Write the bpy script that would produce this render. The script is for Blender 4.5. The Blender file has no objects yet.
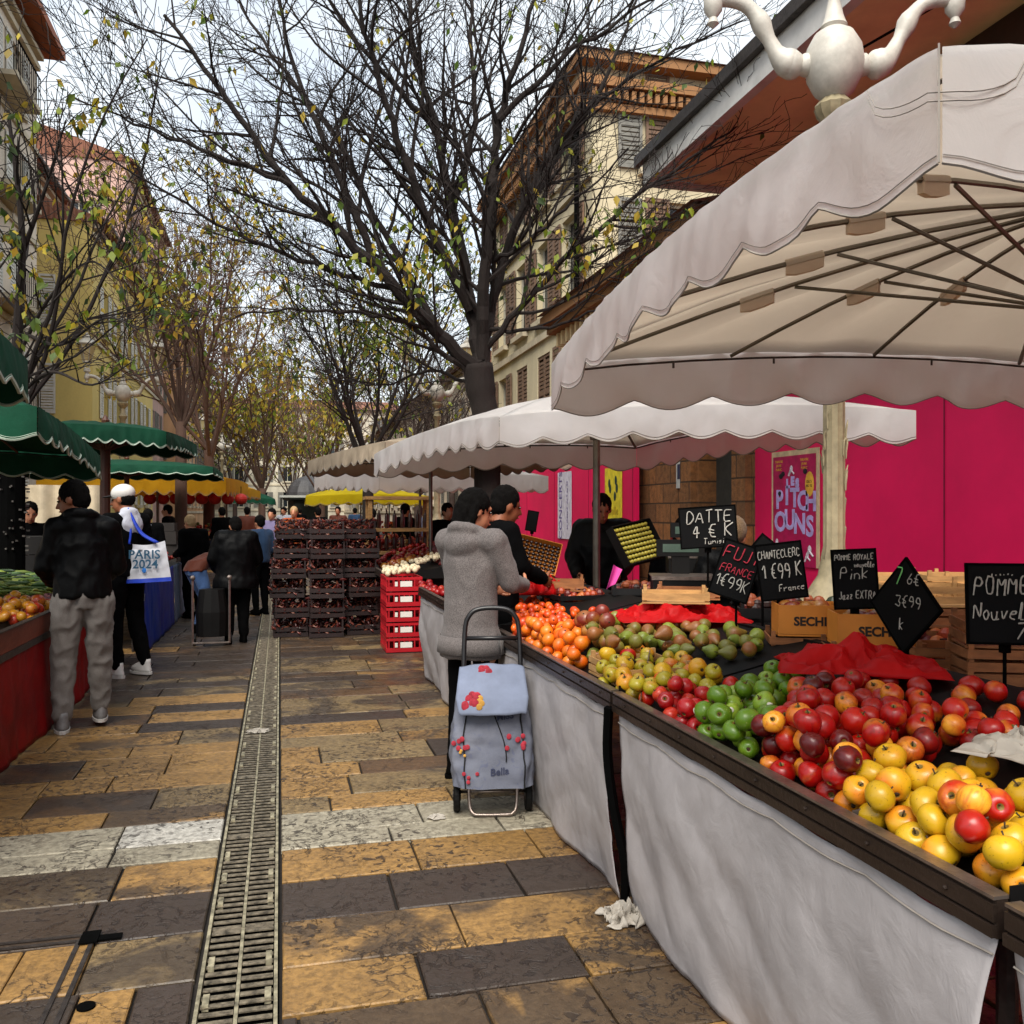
import bpy, math, random
from math import sin, cos, pi, radians, sqrt, atan2
from mathutils import Vector, Matrix, noise, Euler
import numpy as np
random.seed(7)
SC = bpy.context.scene; COL = SC.collection
TH = math.atan(.258); CT, ST = cos(TH), sin(TH); F = 900.0; H = 1.55
# ---- the lens of the photograph, used only to survey real positions
def ray(px, py, d):                                  # point at depth d
    cx = (px-512)/F*d; return Vector((cx*CT+d*ST, -cx*ST+d*CT, H+(512-py)/F*d))
def atz(px, py, z): return ray(px, py, (H-z)*F/(py-512))
def XatY(px, Y): return Y*math.tan(math.atan((px-512)/F)+TH)
def lin(h):
    h = h.lstrip('#'); c = [int(h[i:i+2], 16)/255 for i in (0, 2, 4)]
    return tuple((x/12.92 if x <= .04045 else ((x+.055)/1.055)**2.4) for x in c)+(1,)
# ---- materials
class NT:
    def __init__(s, name):
        s.m = bpy.data.materials.new(name); s.m.use_nodes = True; s.t = s.m.node_tree; s.n = s.t.nodes; s.n.clear()
        s.out = s.n.new('ShaderNodeOutputMaterial'); s.p = s.n.new('ShaderNodeBsdfPrincipled'); s.l(s.p.outputs[0], s.out.inputs[0])
    def l(s, a, b): s.t.links.new(a, b)
    def add(s, typ, **kw):
        n = s.n.new('ShaderNode'+typ)
        for k, v in kw.items():
            if k.startswith('i_'):
                key = k[2:]; key = int(key) if key.isdigit() else key.replace('_', ' ')
                if hasattr(v, 'is_linked') or isinstance(v, bpy.types.NodeSocket): s.l(v, n.inputs[key])
                else: n.inputs[key].default_value = v
            else: setattr(n, k, v)
        return n
    def mix(s, fac, a, b, mode='MIX'):
        n = s.n.new('ShaderNodeMix'); n.data_type = 'RGBA'; n.blend_type = mode
        for sock, v in ((n.inputs[0], fac), (n.inputs[6], a), (n.inputs[7], b)):
            if isinstance(v, bpy.types.NodeSocket): s.l(v, sock)
            else: sock.default_value = v
        return n.outputs[2]
    def ramp(s, fac, stops):
        n = s.n.new('ShaderNodeValToRGB'); s.l(fac, n.inputs[0]); e = n.color_ramp.elements
        while len(e) < len(stops): e.new(.5)
        for el, (p, c) in zip(e, stops):
            el.position = p; el.color = c if isinstance(c, tuple) else (c, c, c, 1)
        return n.outputs[0]
    def math(s, op, a, b=0.):
        n = s.n.new('ShaderNodeMath'); n.operation = op
        for sock, v in ((n.inputs[0], a), (n.inputs[1], b)):
            if isinstance(v, bpy.types.NodeSocket): s.l(v, sock)
            else: sock.default_value = v
        return n.outputs[0]
    def noise(s, scale, detail=4, rough=.55, vec=None, dist=0):
        n = s.n.new('ShaderNodeTexNoise'); n.inputs['Scale'].default_value = scale; n.inputs['Detail'].default_value = detail
        n.inputs['Roughness'].default_value = rough; n.inputs['Distortion'].default_value = dist
        s.l(vec if vec else s.coord(), n.inputs['Vector']); return n.outputs['Fac']
    def coord(s, scale=None, which='Object'):
        if not hasattr(s, '_tc'): s._tc = s.n.new('ShaderNodeTexCoord')
        o = s._tc.outputs[which]
        if scale:
            m = s.n.new('ShaderNodeMapping'); s.l(o, m.inputs[0]); m.inputs['Scale'].default_value = scale; return m.outputs[0]
        return o
    def bump(s, h, strength=.3, dist=.01):
        n = s.n.new('ShaderNodeBump'); s.l(h, n.inputs['Height']); n.inputs['Strength'].default_value = strength; n.inputs['Distance'].default_value = dist
        s.l(n.outputs[0], s.p.inputs['Normal'])
    def base(s, c):
        if isinstance(c, bpy.types.NodeSocket): s.l(c, s.p.inputs['Base Color'])
        else: s.p.inputs['Base Color'].default_value = c
    def set(s, **kw):
        for k, v in kw.items():
            k = k.replace('_', ' ')
            if isinstance(v, bpy.types.NodeSocket): s.l(v, s.p.inputs[k])
            else: s.p.inputs[k].default_value = v
def mat(name, c, rough=.7, var=.25, scale=8, bump=.0, metal=0, spec=.5, scl=None, bd=.01):
    """plain procedural material: base colour with uneven noise"""
    t = NT(name); c = lin(c) if isinstance(c, str) else tuple(c)+((1,) if len(c) == 3 else ())
    f = t.noise(scale, 6, .6, t.coord(scl) if scl else None)
    lo = tuple(x*(1-var) for x in c[:3])+(1,); hi = tuple(min(1, x*(1+var)) for x in c[:3])+(1,)
    t.base(t.ramp(f, [(.3, lo), (.7, hi)])); t.set(Roughness=rough, Metallic=metal); t.p.inputs['Specular IOR Level'].default_value = spec
    if bump: t.bump(t.noise(scale*3, 5, .6), bump, bd)
    return t.m
def cloth(name, c, trans=.35, tint=None, rough=.85, stain=.3):
    t = NT(name); c = lin(c); f = t.noise(2.5, 6, .65, None, .4); g = t.noise(14, 4, .6)
    d = tuple(x*(1-stain) for x in c[:3])+(1,)
    colr = t.mix(t.math('MULTIPLY', g, .25), t.ramp(f, [(.38, d), (.62, c)]), d)
    t.base(colr); t.set(Roughness=rough); t.p.inputs['Specular IOR Level'].default_value = .2
    h = t.noise(260, 2, .5); h2 = t.noise(9, 5, .6, None, .8); t.bump(t.math('ADD', t.math('MULTIPLY', h, .06), h2), .35, .012)
    if trans:
        tr = t.add('BsdfTranslucent'); tr.inputs[0].default_value = lin(tint) if tint else c
        mx = t.n.new('ShaderNodeMixShader'); mx.inputs[0].default_value = trans; t.l(t.p.outputs[0], mx.inputs[1]); t.l(tr.outputs[0], mx.inputs[2]); t.l(mx.outputs[0], t.out.inputs[0])
    return t.m
M = {}
# ---- mesh building
class MB:
    def __init__(s): s.v = []; s.f = []; s.c = []; s.cur = None; s.mi = []; s.m = 0
    def face(s, *ix): s.f.append(ix); s.c.append(s.cur); s.mi.append(s.m)
    def vert(s, *ps):
        n = len(s.v); s.v.extend(tuple(p) for p in ps); return n
    def poly(s, pts): n = s.vert(*pts); s.face(*range(n, n+len(pts)))
    def box(s, c, d, R=None):
        c = Vector(c); hx, hy, hz = d[0]/2, d[1]/2, d[2]/2; n = len(s.v)
        for z in (-hz, hz):
            for x, y in ((-hx, -hy), (hx, -hy), (hx, hy), (-hx, hy)):
                p = Vector((x, y, z)); p = (R @ p if R else p)+c; s.v.append(tuple(p))
        for q in ((3, 2, 1, 0), (4, 5, 6, 7), (0, 1, 5, 4), (1, 2, 6, 5), (2, 3, 7, 6), (3, 0, 4, 7)): s.face(*[n+i for i in q])
        return s
    def box2(s, a, b): return s.box([(a[i]+b[i])/2 for i in range(3)], [abs(b[i]-a[i]) for i in range(3)])
    def tube(s, pts, rr, k=6, cap=True, smooth=False):
        pts = [Vector(p) for p in pts]
        if not hasattr(rr, '__len__'): rr = [rr]*len(pts)
        n0 = len(s.v); up = None
        for i, p in enumerate(pts):
            t = (pts[min(i+1, len(pts)-1)]-pts[max(i-1, 0)])
            if t.length < 1e-9: t = Vector((0, 0, 1))
            t.normalize()
            if up is None: a = t.cross(Vector((1, 0, 0)) if abs(t.x) < .8 else Vector((0, 1, 0)))
            else:
                a = up-t*up.dot(t)
                if a.length < 1e-5: a = t.cross(Vector((1, 0, 0)) if abs(t.x) < .8 else Vector((0, 1, 0)))
            a.normalize(); b = t.cross(a); up = a
            for j in range(k):
                q = p+(a*cos(2*pi*j/k)+b*sin(2*pi*j/k))*rr[i]; s.v.append((q.x, q.y, q.z))
        for i in range(len(pts)-1):
            for j in range(k):
                j2 = (j+1) % k; s.face(n0+i*k+j, n0+i*k+j2, n0+(i+1)*k+j2, n0+(i+1)*k+j)
        if cap and k > 2:
            s.face(*[n0+j for j in range(k)][::-1]); s.face(*[n0+(len(pts)-1)*k+j for j in range(k)])
        return s
    def lathe(s, prof, c=(0, 0, 0), k=16, R=None, flute=0, sc=(1, 1)):
        c = Vector(c); n0 = len(s.v)
        for r, z in prof:
            for j in range(k):
                a = 2*pi*j/k; rr = r*(1-flute*(j % 2)); p = Vector((rr*cos(a)*sc[0], rr*sin(a)*sc[1], z)); p = (R @ p if R else p)+c; s.v.append(tuple(p))
        for i in range(len(prof)-1):
            for j in range(k):
                j2 = (j+1) % k; s.face(n0+i*k+j, n0+i*k+j2, n0+(i+1)*k+j2, n0+(i+1)*k+j)
        s.face(*[n0+j for j in range(k)][::-1]); s.face(*[n0+(len(prof)-1)*k+j for j in range(k)])
        return s
    def ell(s, c, r, k=12, R=None, rings=8):
        if not hasattr(r, '__len__'): r = (r, r, r)
        pr = [(max(1e-4, sin(pi*i/rings)), -cos(pi*i/rings)) for i in range(rings+1)]; n0 = len(s.v); c = Vector(c)
        for a, z in pr:
            for j in range(k):
                p = Vector((a*cos(2*pi*j/k)*r[0], a*sin(2*pi*j/k)*r[1], z*r[2])); p = (R @ p if R else p)+c; s.v.append(tuple(p))
        for i in range(rings):
            for j in range(k):
                j2 = (j+1) % k; s.face(n0+i*k+j, n0+i*k+j2, n0+(i+1)*k+j2, n0+(i+1)*k+j)
        return s
    def cap(s, p0, p1, r0, r1, k=12):
        p0 = Vector(p0); p1 = Vector(p1); t = (p1-p0)
        if t.length < 1e-6: t = Vector((0, 0, 1e-3))
        t.normalize(); P = []; R = []
        for a in (-90, -60, -30): P.append(p0+t*r0*sin(radians(a))); R.append(max(.0008, r0*cos(radians(a))))
        P.append(p0); R.append(r0); P.append(p1); R.append(r1)
        for a in (30, 60, 90): P.append(p1+t*r1*sin(radians(a))); R.append(max(.0008, r1*cos(radians(a))))
        return s.tube(P, R, k)
    def loft(s, rings, k=16):
        """rings: (centre, rx, ry[, rotation matrix]) stacked"""
        n0 = len(s.v)
        for rg in rings:
            c = Vector(rg[0]); R = rg[3] if len(rg) > 3 else None
            for j in range(k):
                a = 2*pi*j/k; p = Vector((cos(a)*rg[1], sin(a)*rg[2], 0)); p = (R @ p if R else p)+c; s.v.append(tuple(p))
        for i in range(len(rings)-1):
            for j in range(k):
                j2 = (j+1) % k; s.face(n0+i*k+j, n0+i*k+j2, n0+(i+1)*k+j2, n0+(i+1)*k+j)
        s.face(*[n0+j for j in range(k)][::-1]); s.face(*[n0+(len(rings)-1)*k+j for j in range(k)])
        return s
    def grid(s, fn, nu, nv):
        n0 = len(s.v)
        for j in range(nv+1):
            for i in range(nu+1): s.v.append(tuple(fn(i/nu, j/nv)))
        for j in range(nv):
            for i in range(nu):
                a = n0+j*(nu+1)+i; s.face(a, a+1, a+nu+2, a+nu+1)
        return s
    def extend(s, o, Mx=None):
        n = len(s.v); s.v.extend([tuple(Mx @ Vector(p)) for p in o.v] if Mx else o.v)
        s.f.extend(tuple(i+n for i in f) for f in o.f); s.c.extend(o.c); s.mi.extend(o.mi); return s
    def mesh(s, name, mats, smooth=False, off=None):
        me = bpy.data.meshes.new(name); v = s.v
        if off and off.length > 0: v = [(p[0]-off.x, p[1]-off.y, p[2]-off.z) for p in v]
        me.from_pydata(v, [], s.f)
        for m in (mats if isinstance(mats, (list, tuple)) else [mats]): me.materials.append(m)
        if any(s.mi): me.polygons.foreach_set('material_index', s.mi)
        if any(c is not None for c in s.c):
            at = me.color_attributes.new('col', 'FLOAT_COLOR', 'CORNER'); buf = []
            for f, c in zip(s.f, s.c):
                c = c or (1, 1, 1, 1); buf.extend(list(c)*len(f))
            at.data.foreach_set('color', buf)
        if smooth: me.polygons.foreach_set('use_smooth', [True]*len(me.polygons))
        me.update(); return me
    def build(s, name, mats, parent=None, smooth=False, auto=None, thick=0, local=False):
        off = None
        if parent and not local:
            off = Vector((0, 0, 0)); q = parent
            while q: off += q.location; q = q.parent
        me = s.mesh(name, mats, smooth or bool(auto), off); o = bpy.data.objects.new(name, me); COL.objects.link(o)
        if parent: o.parent = parent
        if auto: me.set_sharp_from_angle(angle=radians(auto))
        if thick:
            md = o.modifiers.new('thickness', 'SOLIDIFY'); md.thickness = thick
        return o
def tag(o, label=None, cat=None, group=None, kind=None):
    if label: o['label'] = label
    if cat: o['category'] = cat
    if group: o['group'] = group
    if kind: o['kind'] = kind
    return o
def thing(name, label, cat, loc=(0, 0, 0), group=None, rz=0):
    o = bpy.data.objects.new(name, None); COL.objects.link(o); o.location = loc; o.rotation_euler = (0, 0, rz); o.empty_display_size = .2
    return tag(o, label, cat, group)
KIDS = {}
def copy_tree(o, parent=None, loc=None, rz=None, label=None, scale=None, rot=None):
    c = o.copy(); COL.objects.link(c)
    if parent: c.parent = parent
    if loc is not None: c.location = loc
    if rz is not None: c.rotation_euler = (0, 0, rz)
    if rot is not None: c.rotation_euler = rot
    if scale is not None: c.scale = (scale,)*3 if not hasattr(scale, '__len__') else scale
    if label: c['label'] = label
    for ch in list(o.children): copy_tree(ch, c)
    return c
def resolve(mb, voxel, smooth=2, fold=0, ffreq=10, seed=0, fscale=(1, 1, .6)):
    """union of overlapping closed shapes into one continuous surface"""
    me = mb.mesh('tmp', []); o = bpy.data.objects.new('tmp', me); COL.objects.link(o)
    r = o.modifiers.new('r', 'REMESH'); r.mode = 'VOXEL'; r.voxel_size = voxel
    if smooth:
        q = o.modifiers.new('s', 'SMOOTH'); q.iterations = smooth; q.factor = .5
    dg = bpy.context.evaluated_depsgraph_get(); m2 = bpy.data.meshes.new_from_object(o.evaluated_get(dg))
    n = len(m2.vertices); co = np.zeros(n*3); m2.vertices.foreach_get('co', co); co = co.reshape(-1, 3)
    nr = np.zeros(n*3); m2.vertices.foreach_get('normal', nr); nr = nr.reshape(-1, 3)
    if fold:
        sd = Vector((seed*3.1, seed*1.7, seed*.9))
        for i in range(n):
            p = Vector((co[i, 0]*fscale[0], co[i, 1]*fscale[1], co[i, 2]*fscale[2]))*ffreq+sd
            d = noise.noise(p)+.5*noise.noise(p*2.3); d = (1-abs(d)*2.2)*.5
            co[i] += nr[i]*d*fold
    out = MB(); out.v = [tuple(p) for p in co]; out.f = [tuple(p.vertices) for p in m2.polygons]; out.c = [None]*len(out.f); out.mi = [0]*len(out.f)
    bpy.data.objects.remove(o); bpy.data.meshes.remove(me); bpy.data.meshes.remove(m2)
    return out
def text_mb(txt, size, O, U, V, depth=.002, off=.0, align='CENTER', space=1.0):
    cu = bpy.data.curves.new('t', 'FONT'); cu.body = txt; cu.size = size; cu.extrude = depth; cu.offset = off; cu.align_x = align; cu.resolution_u = 3; cu.space_character = space
    o = bpy.data.objects.new('t', cu); COL.objects.link(o); dg = bpy.context.evaluated_depsgraph_get()
    me = bpy.data.meshes.new_from_object(o.evaluated_get(dg)); U = Vector(U).normalized(); V = Vector(V).normalized(); N = U.cross(V); O = Vector(O)
    mb = MB(); mb.v = [tuple(O+U*v.co.x+V*v.co.y+N*v.co.z) for v in me.vertices]; mb.f = [tuple(p.vertices) for p in me.polygons]; mb.c = [None]*len(mb.f); mb.mi = [0]*len(mb.f)
    bpy.data.objects.remove(o); bpy.data.curves.remove(cu); bpy.data.meshes.remove(me); return mb
G = {'A':'00 26 40/12 32','B':'00 06 36 44 33 03/33 41 30 00','C':'45 36 16 04 02 10 30 41','D':'00 06 26 44 42 20 00','E':'40 00 06 46/03 33','F':'00 06 46/03 33','G':'45 36 16 04 02 10 30 42 22','H':'00 06/40 46/03 43','I':'20 26','J':'36 31 20 01','K':'00 06/46 03 40','L':'06 00 40','M':'00 06 23 46 40','N':'00 06 40 46','O':'16 04 02 10 30 42 44 36 16','P':'00 06 36 44 33 03','Q':'16 04 02 10 30 42 44 36 16/22 40','R':'00 06 36 44 33 03/23 40','S':'45 36 16 04 33 42 30 10 01','T':'20 26/06 46','U':'06 01 10 30 41 46','V':'06 20 46','X':'00 46/06 40','Y':'20 23 06/23 46','Z':'06 46 00 40',
'0':'16 04 02 10 30 42 44 36 16','1':'04 26 20','4':'30 36 02 42','6':'36 14 02 10 30 42 33 03','7':'06 46 10','9':'43 13 04 16 36 44 42 30','5':'46 06 03 33 42 30 00','3':'06 46 23 42 30 01','2':'05 26 45 00 40','€':'46 26 14 12 20 40/04 33/02 32','/':'00 46','-':'03 33',"'":'26 14','.':'10 11',
'a':'33 13 02 10 30 33/30 40','e':'02 32 33 13 01 10 30','l':'00 16 26 10 30','o':'13 02 10 20 32 23 13','u':'03 01 10 30 33/30 40','v':'03 10 33','r':'00 03/02 23 33','n':'00 03/02 23 32 30','i':'10 13/15 15','k':'00 06/34 02 30','z':'03 33 00 30','y':'03 11/33 00','t':'15 11 20 30/03 33','s':'33 13 02 32 20 00','d':'30 36/32 13 01 20 31','m':'00 03 12 23 22/22 33 42 40','p':'0- 03 23 32 20 00','c':'33 13 01 20 30','x':'00 33/03 30','h':'00 06/02 23 32 30'}
def chalk(txt, size, O, U, V, w=.004, jit=.25, seed=1, maxw=None):
    if maxw:
        wd = sum(3 if G.get(c) is None else max(float(t_[0]) for t_ in G[c].replace('/', ' ').split())*.85+1.5 for c in txt)*size/6; k_ = min(1, maxw/wd)
    else: k_ = 1
    rnd = random.Random(seed); U = Vector(U).normalized(); V = Vector(V).normalized(); N = U.cross(V); mb = MB(); x = 0; u = size/6; kx = k_; U = U*kx
    for ch in txt:
        if ch == ' ': x += 3*u; continue
        g = G.get(ch)
        if g is None: x += 3*u; continue
        wd = 0; dy = rnd.uniform(-.4, .4)*u
        for st in g.split('/'):
            pts = []
            for t in st.split():
                a = float(t[0]); b = -1. if t[1] == '-' else float(t[1]); wd = max(wd, a)
                q = O+U*(x+a*u*.85+rnd.uniform(-jit, jit)*u+b*u*.12)+V*(b*u+dy+rnd.uniform(-jit, jit)*u)+N*.003; pts.append(q)
            if len(pts) < 2: continue
            sm = []
            for i in range(len(pts)-1):
                for k in range(4): sm.append(pts[i].lerp(pts[i+1], k/4))
            sm.append(pts[-1])
            sm2 = [sm[0]]+[(sm[i-1]+sm[i]+sm[i+1])/3 for i in range(1, len(sm)-1)]+[sm[-1]]
            mb.tube(sm2, [w*rnd.uniform(.35, .62) for _ in sm2], 4)
        x += (wd*.85+1.5)*u
    return mb, x
# =================== ground
def slab_material():
    t = NT('paving_stone'); at = t.add('Attribute', attribute_name='col'); col, al = at.outputs['Color'], at.outputs['Alpha']
    n1 = t.noise(1.9, 5, .6, None, 1.2); n2 = t.noise(30, 5, .7); n3 = t.noise(5, 6, .65)
    th = t.math('ADD', n1, t.math('SUBTRACT', al, .5)); msk = t.ramp(th, [(.455, 0.), (.56, 1.)])
    alt = t.mix(n3, lin('2c2621'), lin('4a4038'))
    c = t.mix(t.math('MULTIPLY', msk, .85), col, alt)
    c = t.mix(t.ramp(n2, [(.38, .7), (.6, 0.)]), c, t.mix(.7, c, (.03, .02, .012, 1)))
    c = t.mix(t.ramp(n3, [(.4, .35), (.6, 0.)]), c, t.mix(.55, c, (.05, .03, .02, 1)))
    rg = t.math('ABSOLUTE', t.math('SUBTRACT', t.noise(7.5, 6, .6, None, .6), .5))
    cr = t.math('MULTIPLY', t.ramp(rg, [(.004, 1.), (.022, 0.)]), t.ramp(t.noise(1.8, 3, .5), [(.47, 0.), (.56, 1.)]))
    pit = t.math('MULTIPLY', t.ramp(t.noise(26, 3, .5, None, .5), [(.565, 0.), (.62, 1.)]), t.ramp(t.noise(1.4, 3, .5), [(.44, 0.), (.56, 1.)])); cr = t.math('MAXIMUM', cr, pit)
    c = t.mix(t.math('MULTIPLY', cr, .85), c, (.02, .013, .01, 1)); t.base(c)
    r = t.ramp(t.noise(3.5, 4, .6), [(.35, .3), (.7, .62)]); t.set(Roughness=r); t.p.inputs['Specular IOR Level'].default_value = .45
    t.bump(t.math('SUBTRACT', t.math('ADD', t.math('MULTIPLY', n2, .5), n3), t.math('MULTIPLY', cr, .8)), .55, .012); return t.m
M['slab'] = slab_material()
M['joint'] = mat('joint_dirt', '1d1713', .9, .4, 20, .4)
g = MB(); g.poly([(-300, -60, -.02), (300, -60, -.02), (300, 500, -.02), (-300, 500, -.02)])
tag(g.build('ground', M['joint']), kind='structure')
O_, Gd, Wt, Br, Tn = lin('9f7a46'), lin('3d332d'), lin('aaa28e'), lin('5c452f'), lin('85704e')
rows = [1.2, 1.55, 1.9, 2.2, 2.5, 2.85, 3.15, 3.51, 3.88, 4.25, 4.47, 4.77, 5.02, 5.39, 5.68, 6.1, 6.37, 6.77]
rr = random.Random(3); y = 6.77
while y < 78: y += rr.uniform(.24, .42) if y < 30 else rr.uniform(.5, .8); rows.append(y)
spec = {  # row start Y: (right joints px, right colours, left joints px, left colours); colour = (rgb, amount of grey)
 2.5: ([300, 491, 605], [(Gd, .3), (O_, .75), (O_, .6), (O_, .6)], [90], [(Tn, .5), (O_, .6)]),
 2.85: ([421, 577, 680], [(O_, .12), (Gd, .2), (O_, .52), (O_, .4)], [70, 130], [(Gd, .5), (O_, .4), (Gd, .3)]),
 3.15: ([458, 640], [(O_, .5), (O_, .52), (O_, .3)], [10, 85], [(O_, .1), (O_, .35), (Tn, .52)]),
 3.51: ([392, 515], [(Gd, .3), (Gd, .35), (Gd, .3)], [90], [(Br, .7), (Gd, .3)]),
 3.88: ([288, 415, 534], [(O_, .2), (O_, .2), (O_, .15), (Gd, .4)], [117], [(Tn, .62), (O_, .5)]),
 4.25: ([390, 500], [(Wt, .05)]*3, [112], [(Wt, .05)]*2), 4.47: ([420, 560], [(Wt, .1)]*3, [120], [(Wt, .0), (lin('c9c5bb'), 0)]),
 4.77: ([330, 450], [(Tn, .3), (O_, .3), (Tn, .4)], [105], [(O_, .42), (O_, .6)]), 5.02: ([350, 470], [(O_, .35), (Tn, .4), (O_, .4)], [30, 155], [(O_, .1), (Br, .55), (Tn, .35)]),
 5.39: ([360], [(O_, .4), (Br, .4)], [44, 110], [(O_, .2), (O_, .3), (O_, .3)]), 5.68: ([320, 430], [(O_, .4), (Tn, .4), (Gd, .4)], [80, 168], [(Br, .5), (O_, .35), (O_, .3)]),
 6.1: ([400], [(Tn, .3), (O_, .45)], [130], [(O_, .3), (O_, .35)]), 6.37: ([380], [(O_, .4), (Tn, .45)], [180], [(O_, .45), (Tn, .45)])}
CH0, CH1 = -.262, -.002
def slabs():
    mb = MB()
    def one(x0, x1, y0, y1, c):
        if x1-x0 < .03: return
        g_ = .005 if y0 < 12 else .008; z = rr.uniform(-.0025, .0025); b = .005
        col = c[0]; v = rr.uniform(.86, 1.1); mb.cur = (min(1, col[0]*v), min(1, col[1]*v), min(1, col[2]*v), c[1])
        x0 += g_; x1 -= g_; y0 += g_; y1 -= g_; j = lambda: rr.uniform(-.003, .003); jz = lambda: rr.uniform(-.0018, .0018)
        o = [(x0+j(), y0+j()), (x1+j(), y0+j()), (x1+j(), y1+j()), (x0+j(), y1+j())]; i = [(o[0][0]+b, o[0][1]+b), (o[1][0]-b, o[1][1]+b), (o[2][0]-b, o[2][1]-b), (o[3][0]+b, o[3][1]-b)]
        n = mb.vert(*[(p[0], p[1], -.018) for p in o], *[(p[0], p[1], z-.004) for p in o], *[(p[0], p[1], z+jz()) for p in i]); mb.face(n+8, n+9, n+10, n+11)
        for k in range(4):
            k2 = (k+1) % 4; mb.face(n+k, n+k2, n+4+k2, n+4+k); mb.face(n+4+k, n+4+k2, n+8+k2, n+8+k)
    def rnd_c(y, x):
        w = rr.random()
        if 4.2 < y < 4.7: return (Wt, .1)
        if y > 30: return ((Br, .5) if w < .6 else (Tn, .4))
        if y < 7: return (O_, rr.uniform(.3, .55)) if w < .5 else ((Tn, .5) if w < .75 else (Gd, .4))
        if x > 0: return (Tn, .5) if w < .4 else ((O_, .56) if w < .5 else ((Br, .5) if w < .85 else (Gd, .5)))
        return (Gd, .5) if w < .35 else ((Br, .55) if w < .7 else ((Tn, .55) if w < .85 else (O_, .35)))
    for k in range(len(rows)-1):
        y0, y1 = rows[k], rows[k+1]; ym = (y0+y1)/2; L = (.55, 1.0) if y0 < 30 else (1.2, 2.2)
        sp = spec.get(y0)
        x = CH1+.006 + (.0)
        if sp:
            js = [XatY(p, ym) for p in sp[0]]; js = [q for q in js if q > x+.05]
            xs = [x]+js
            for i, q in enumerate(xs):
                x1 = xs[i+1] if i+1 < len(xs) else q+.8; one(q, x1, y0, y1, sp[1][min(i, len(sp[1])-1)])
            x = x1
        while x < 6.4:
            x1 = min(6.42, x+rr.uniform(*L)); one(x, x1, y0, y1, rnd_c(y0, x)); x = x1
        x = CH0-.006
        if sp:
            js = sorted([XatY(p, ym) for p in sp[2]], reverse=True); js = [q for q in js if q < x-.05]; cs = sp[3][::-1]
            xs = [x]+js
            for i, q in enumerate(xs):
                x1 = xs[i+1] if i+1 < len(xs) else q-.8; one(x1, q, y0, y1, cs[min(i, len(cs)-1)])
            x = x1
        while x > -8.5:
            x1 = max(-8.5, x-rr.uniform(*L)); one(x1, x, y0, y1, rnd_c(y0, x)); x = x1
    return mb
tag(slabs().build('paving', M['slab']), kind='structure')
# drain channel: grates one metre long, standing end to end
M['grate'] = mat('worn_cast_iron', '857a68', .4, .8, 30, .5, .55)
M['gratelight'] = mat('bare_galvanised_edge', '9a927a', .5, .8, 18, .5, .4)
M['black'] = mat('black_void', '040404', .9, .3, spec=.05)
def grate():
    t = thing('drain_grate', 'slotted iron drain grate lying in the channel down the middle of the paving', 'drain grate', group='drain grates end to end in the channel')
    w = .25; x0 = -w/2
    f = MB(); f.box((x0+.006, .5, -.006), (.012, .994, .03)); f.box((-x0-.006, .5, -.006), (.012, .994, .03)); f.box((0, .5, -.003), (.012, .994, .006))
    for y in (.25, .5, .75): f.box((x0+.03, y, -.004), (.02, .07, .02)); f.box((-x0-.03, y, -.004), (.02, .07, .02))
    f.build('frame', M['gratelight'], t, local=True)
    b = MB(); n = 20
    for y in (.004, .996): b.box((0, y, -.004), (w-.034, .007, .005))
    for i in range(n):
        y = .02+i*.96/(n-1)
        for s in (-1, 1): b.box((s*.059, y, -.0035), (.102, .023, .004))
    b.build('bars', M['grate'], t, local=True)
    return t
gr = grate(); gr.location = (-.132, 1.5, 0)
for k in range(1, 24): copy_tree(gr, loc=(-.132, 1.5+k*1.0, 0))
k_ = MB(); k_.box2((CH0, 0, -.12), (CH1, 60, -.0186)); tag(k_.build('drain_channel', M['black']), kind='structure')
# manhole frame let into the paving
mh = thing('manhole_cover', 'steel-framed access cover inlaid with paving stone beside the drain, at the lower left', 'manhole cover', (-1.25, 2.9, 0))
M['steel'] = mat('dull_steel', '4b4440', .45, .4, 18, .3, .7)
c0 = atz(98, 934, 0); b = MB(); fx = c0.x
for dx in (0, .045): b.box2((fx-.016-dx, 2.3, .0025), (fx-dx, c0.y-dx, .007)); b.box2((fx-.9, c0.y-dx-.012, .003), (fx-dx-.017, c0.y-dx, .0074))
b.build('frame', M['steel'], mh)
b = MB(); b.box2((fx-.05, c0.y-.09, .0076), (fx+.012, c0.y+.005, .013)); b.box2((fx+.013, c0.y-.07, .004), (fx+.09, c0.y-.03, .010)); b.build('hinge', M['black'], mh)
b = MB(); b.lathe([(.028, .0025), (.028, .008), (.012, .009)], (atz(86, 1008, 0).x, atz(86, 1008, 0).y, 0), 20); b.build('lifting_point', M['black'], mh)
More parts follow.
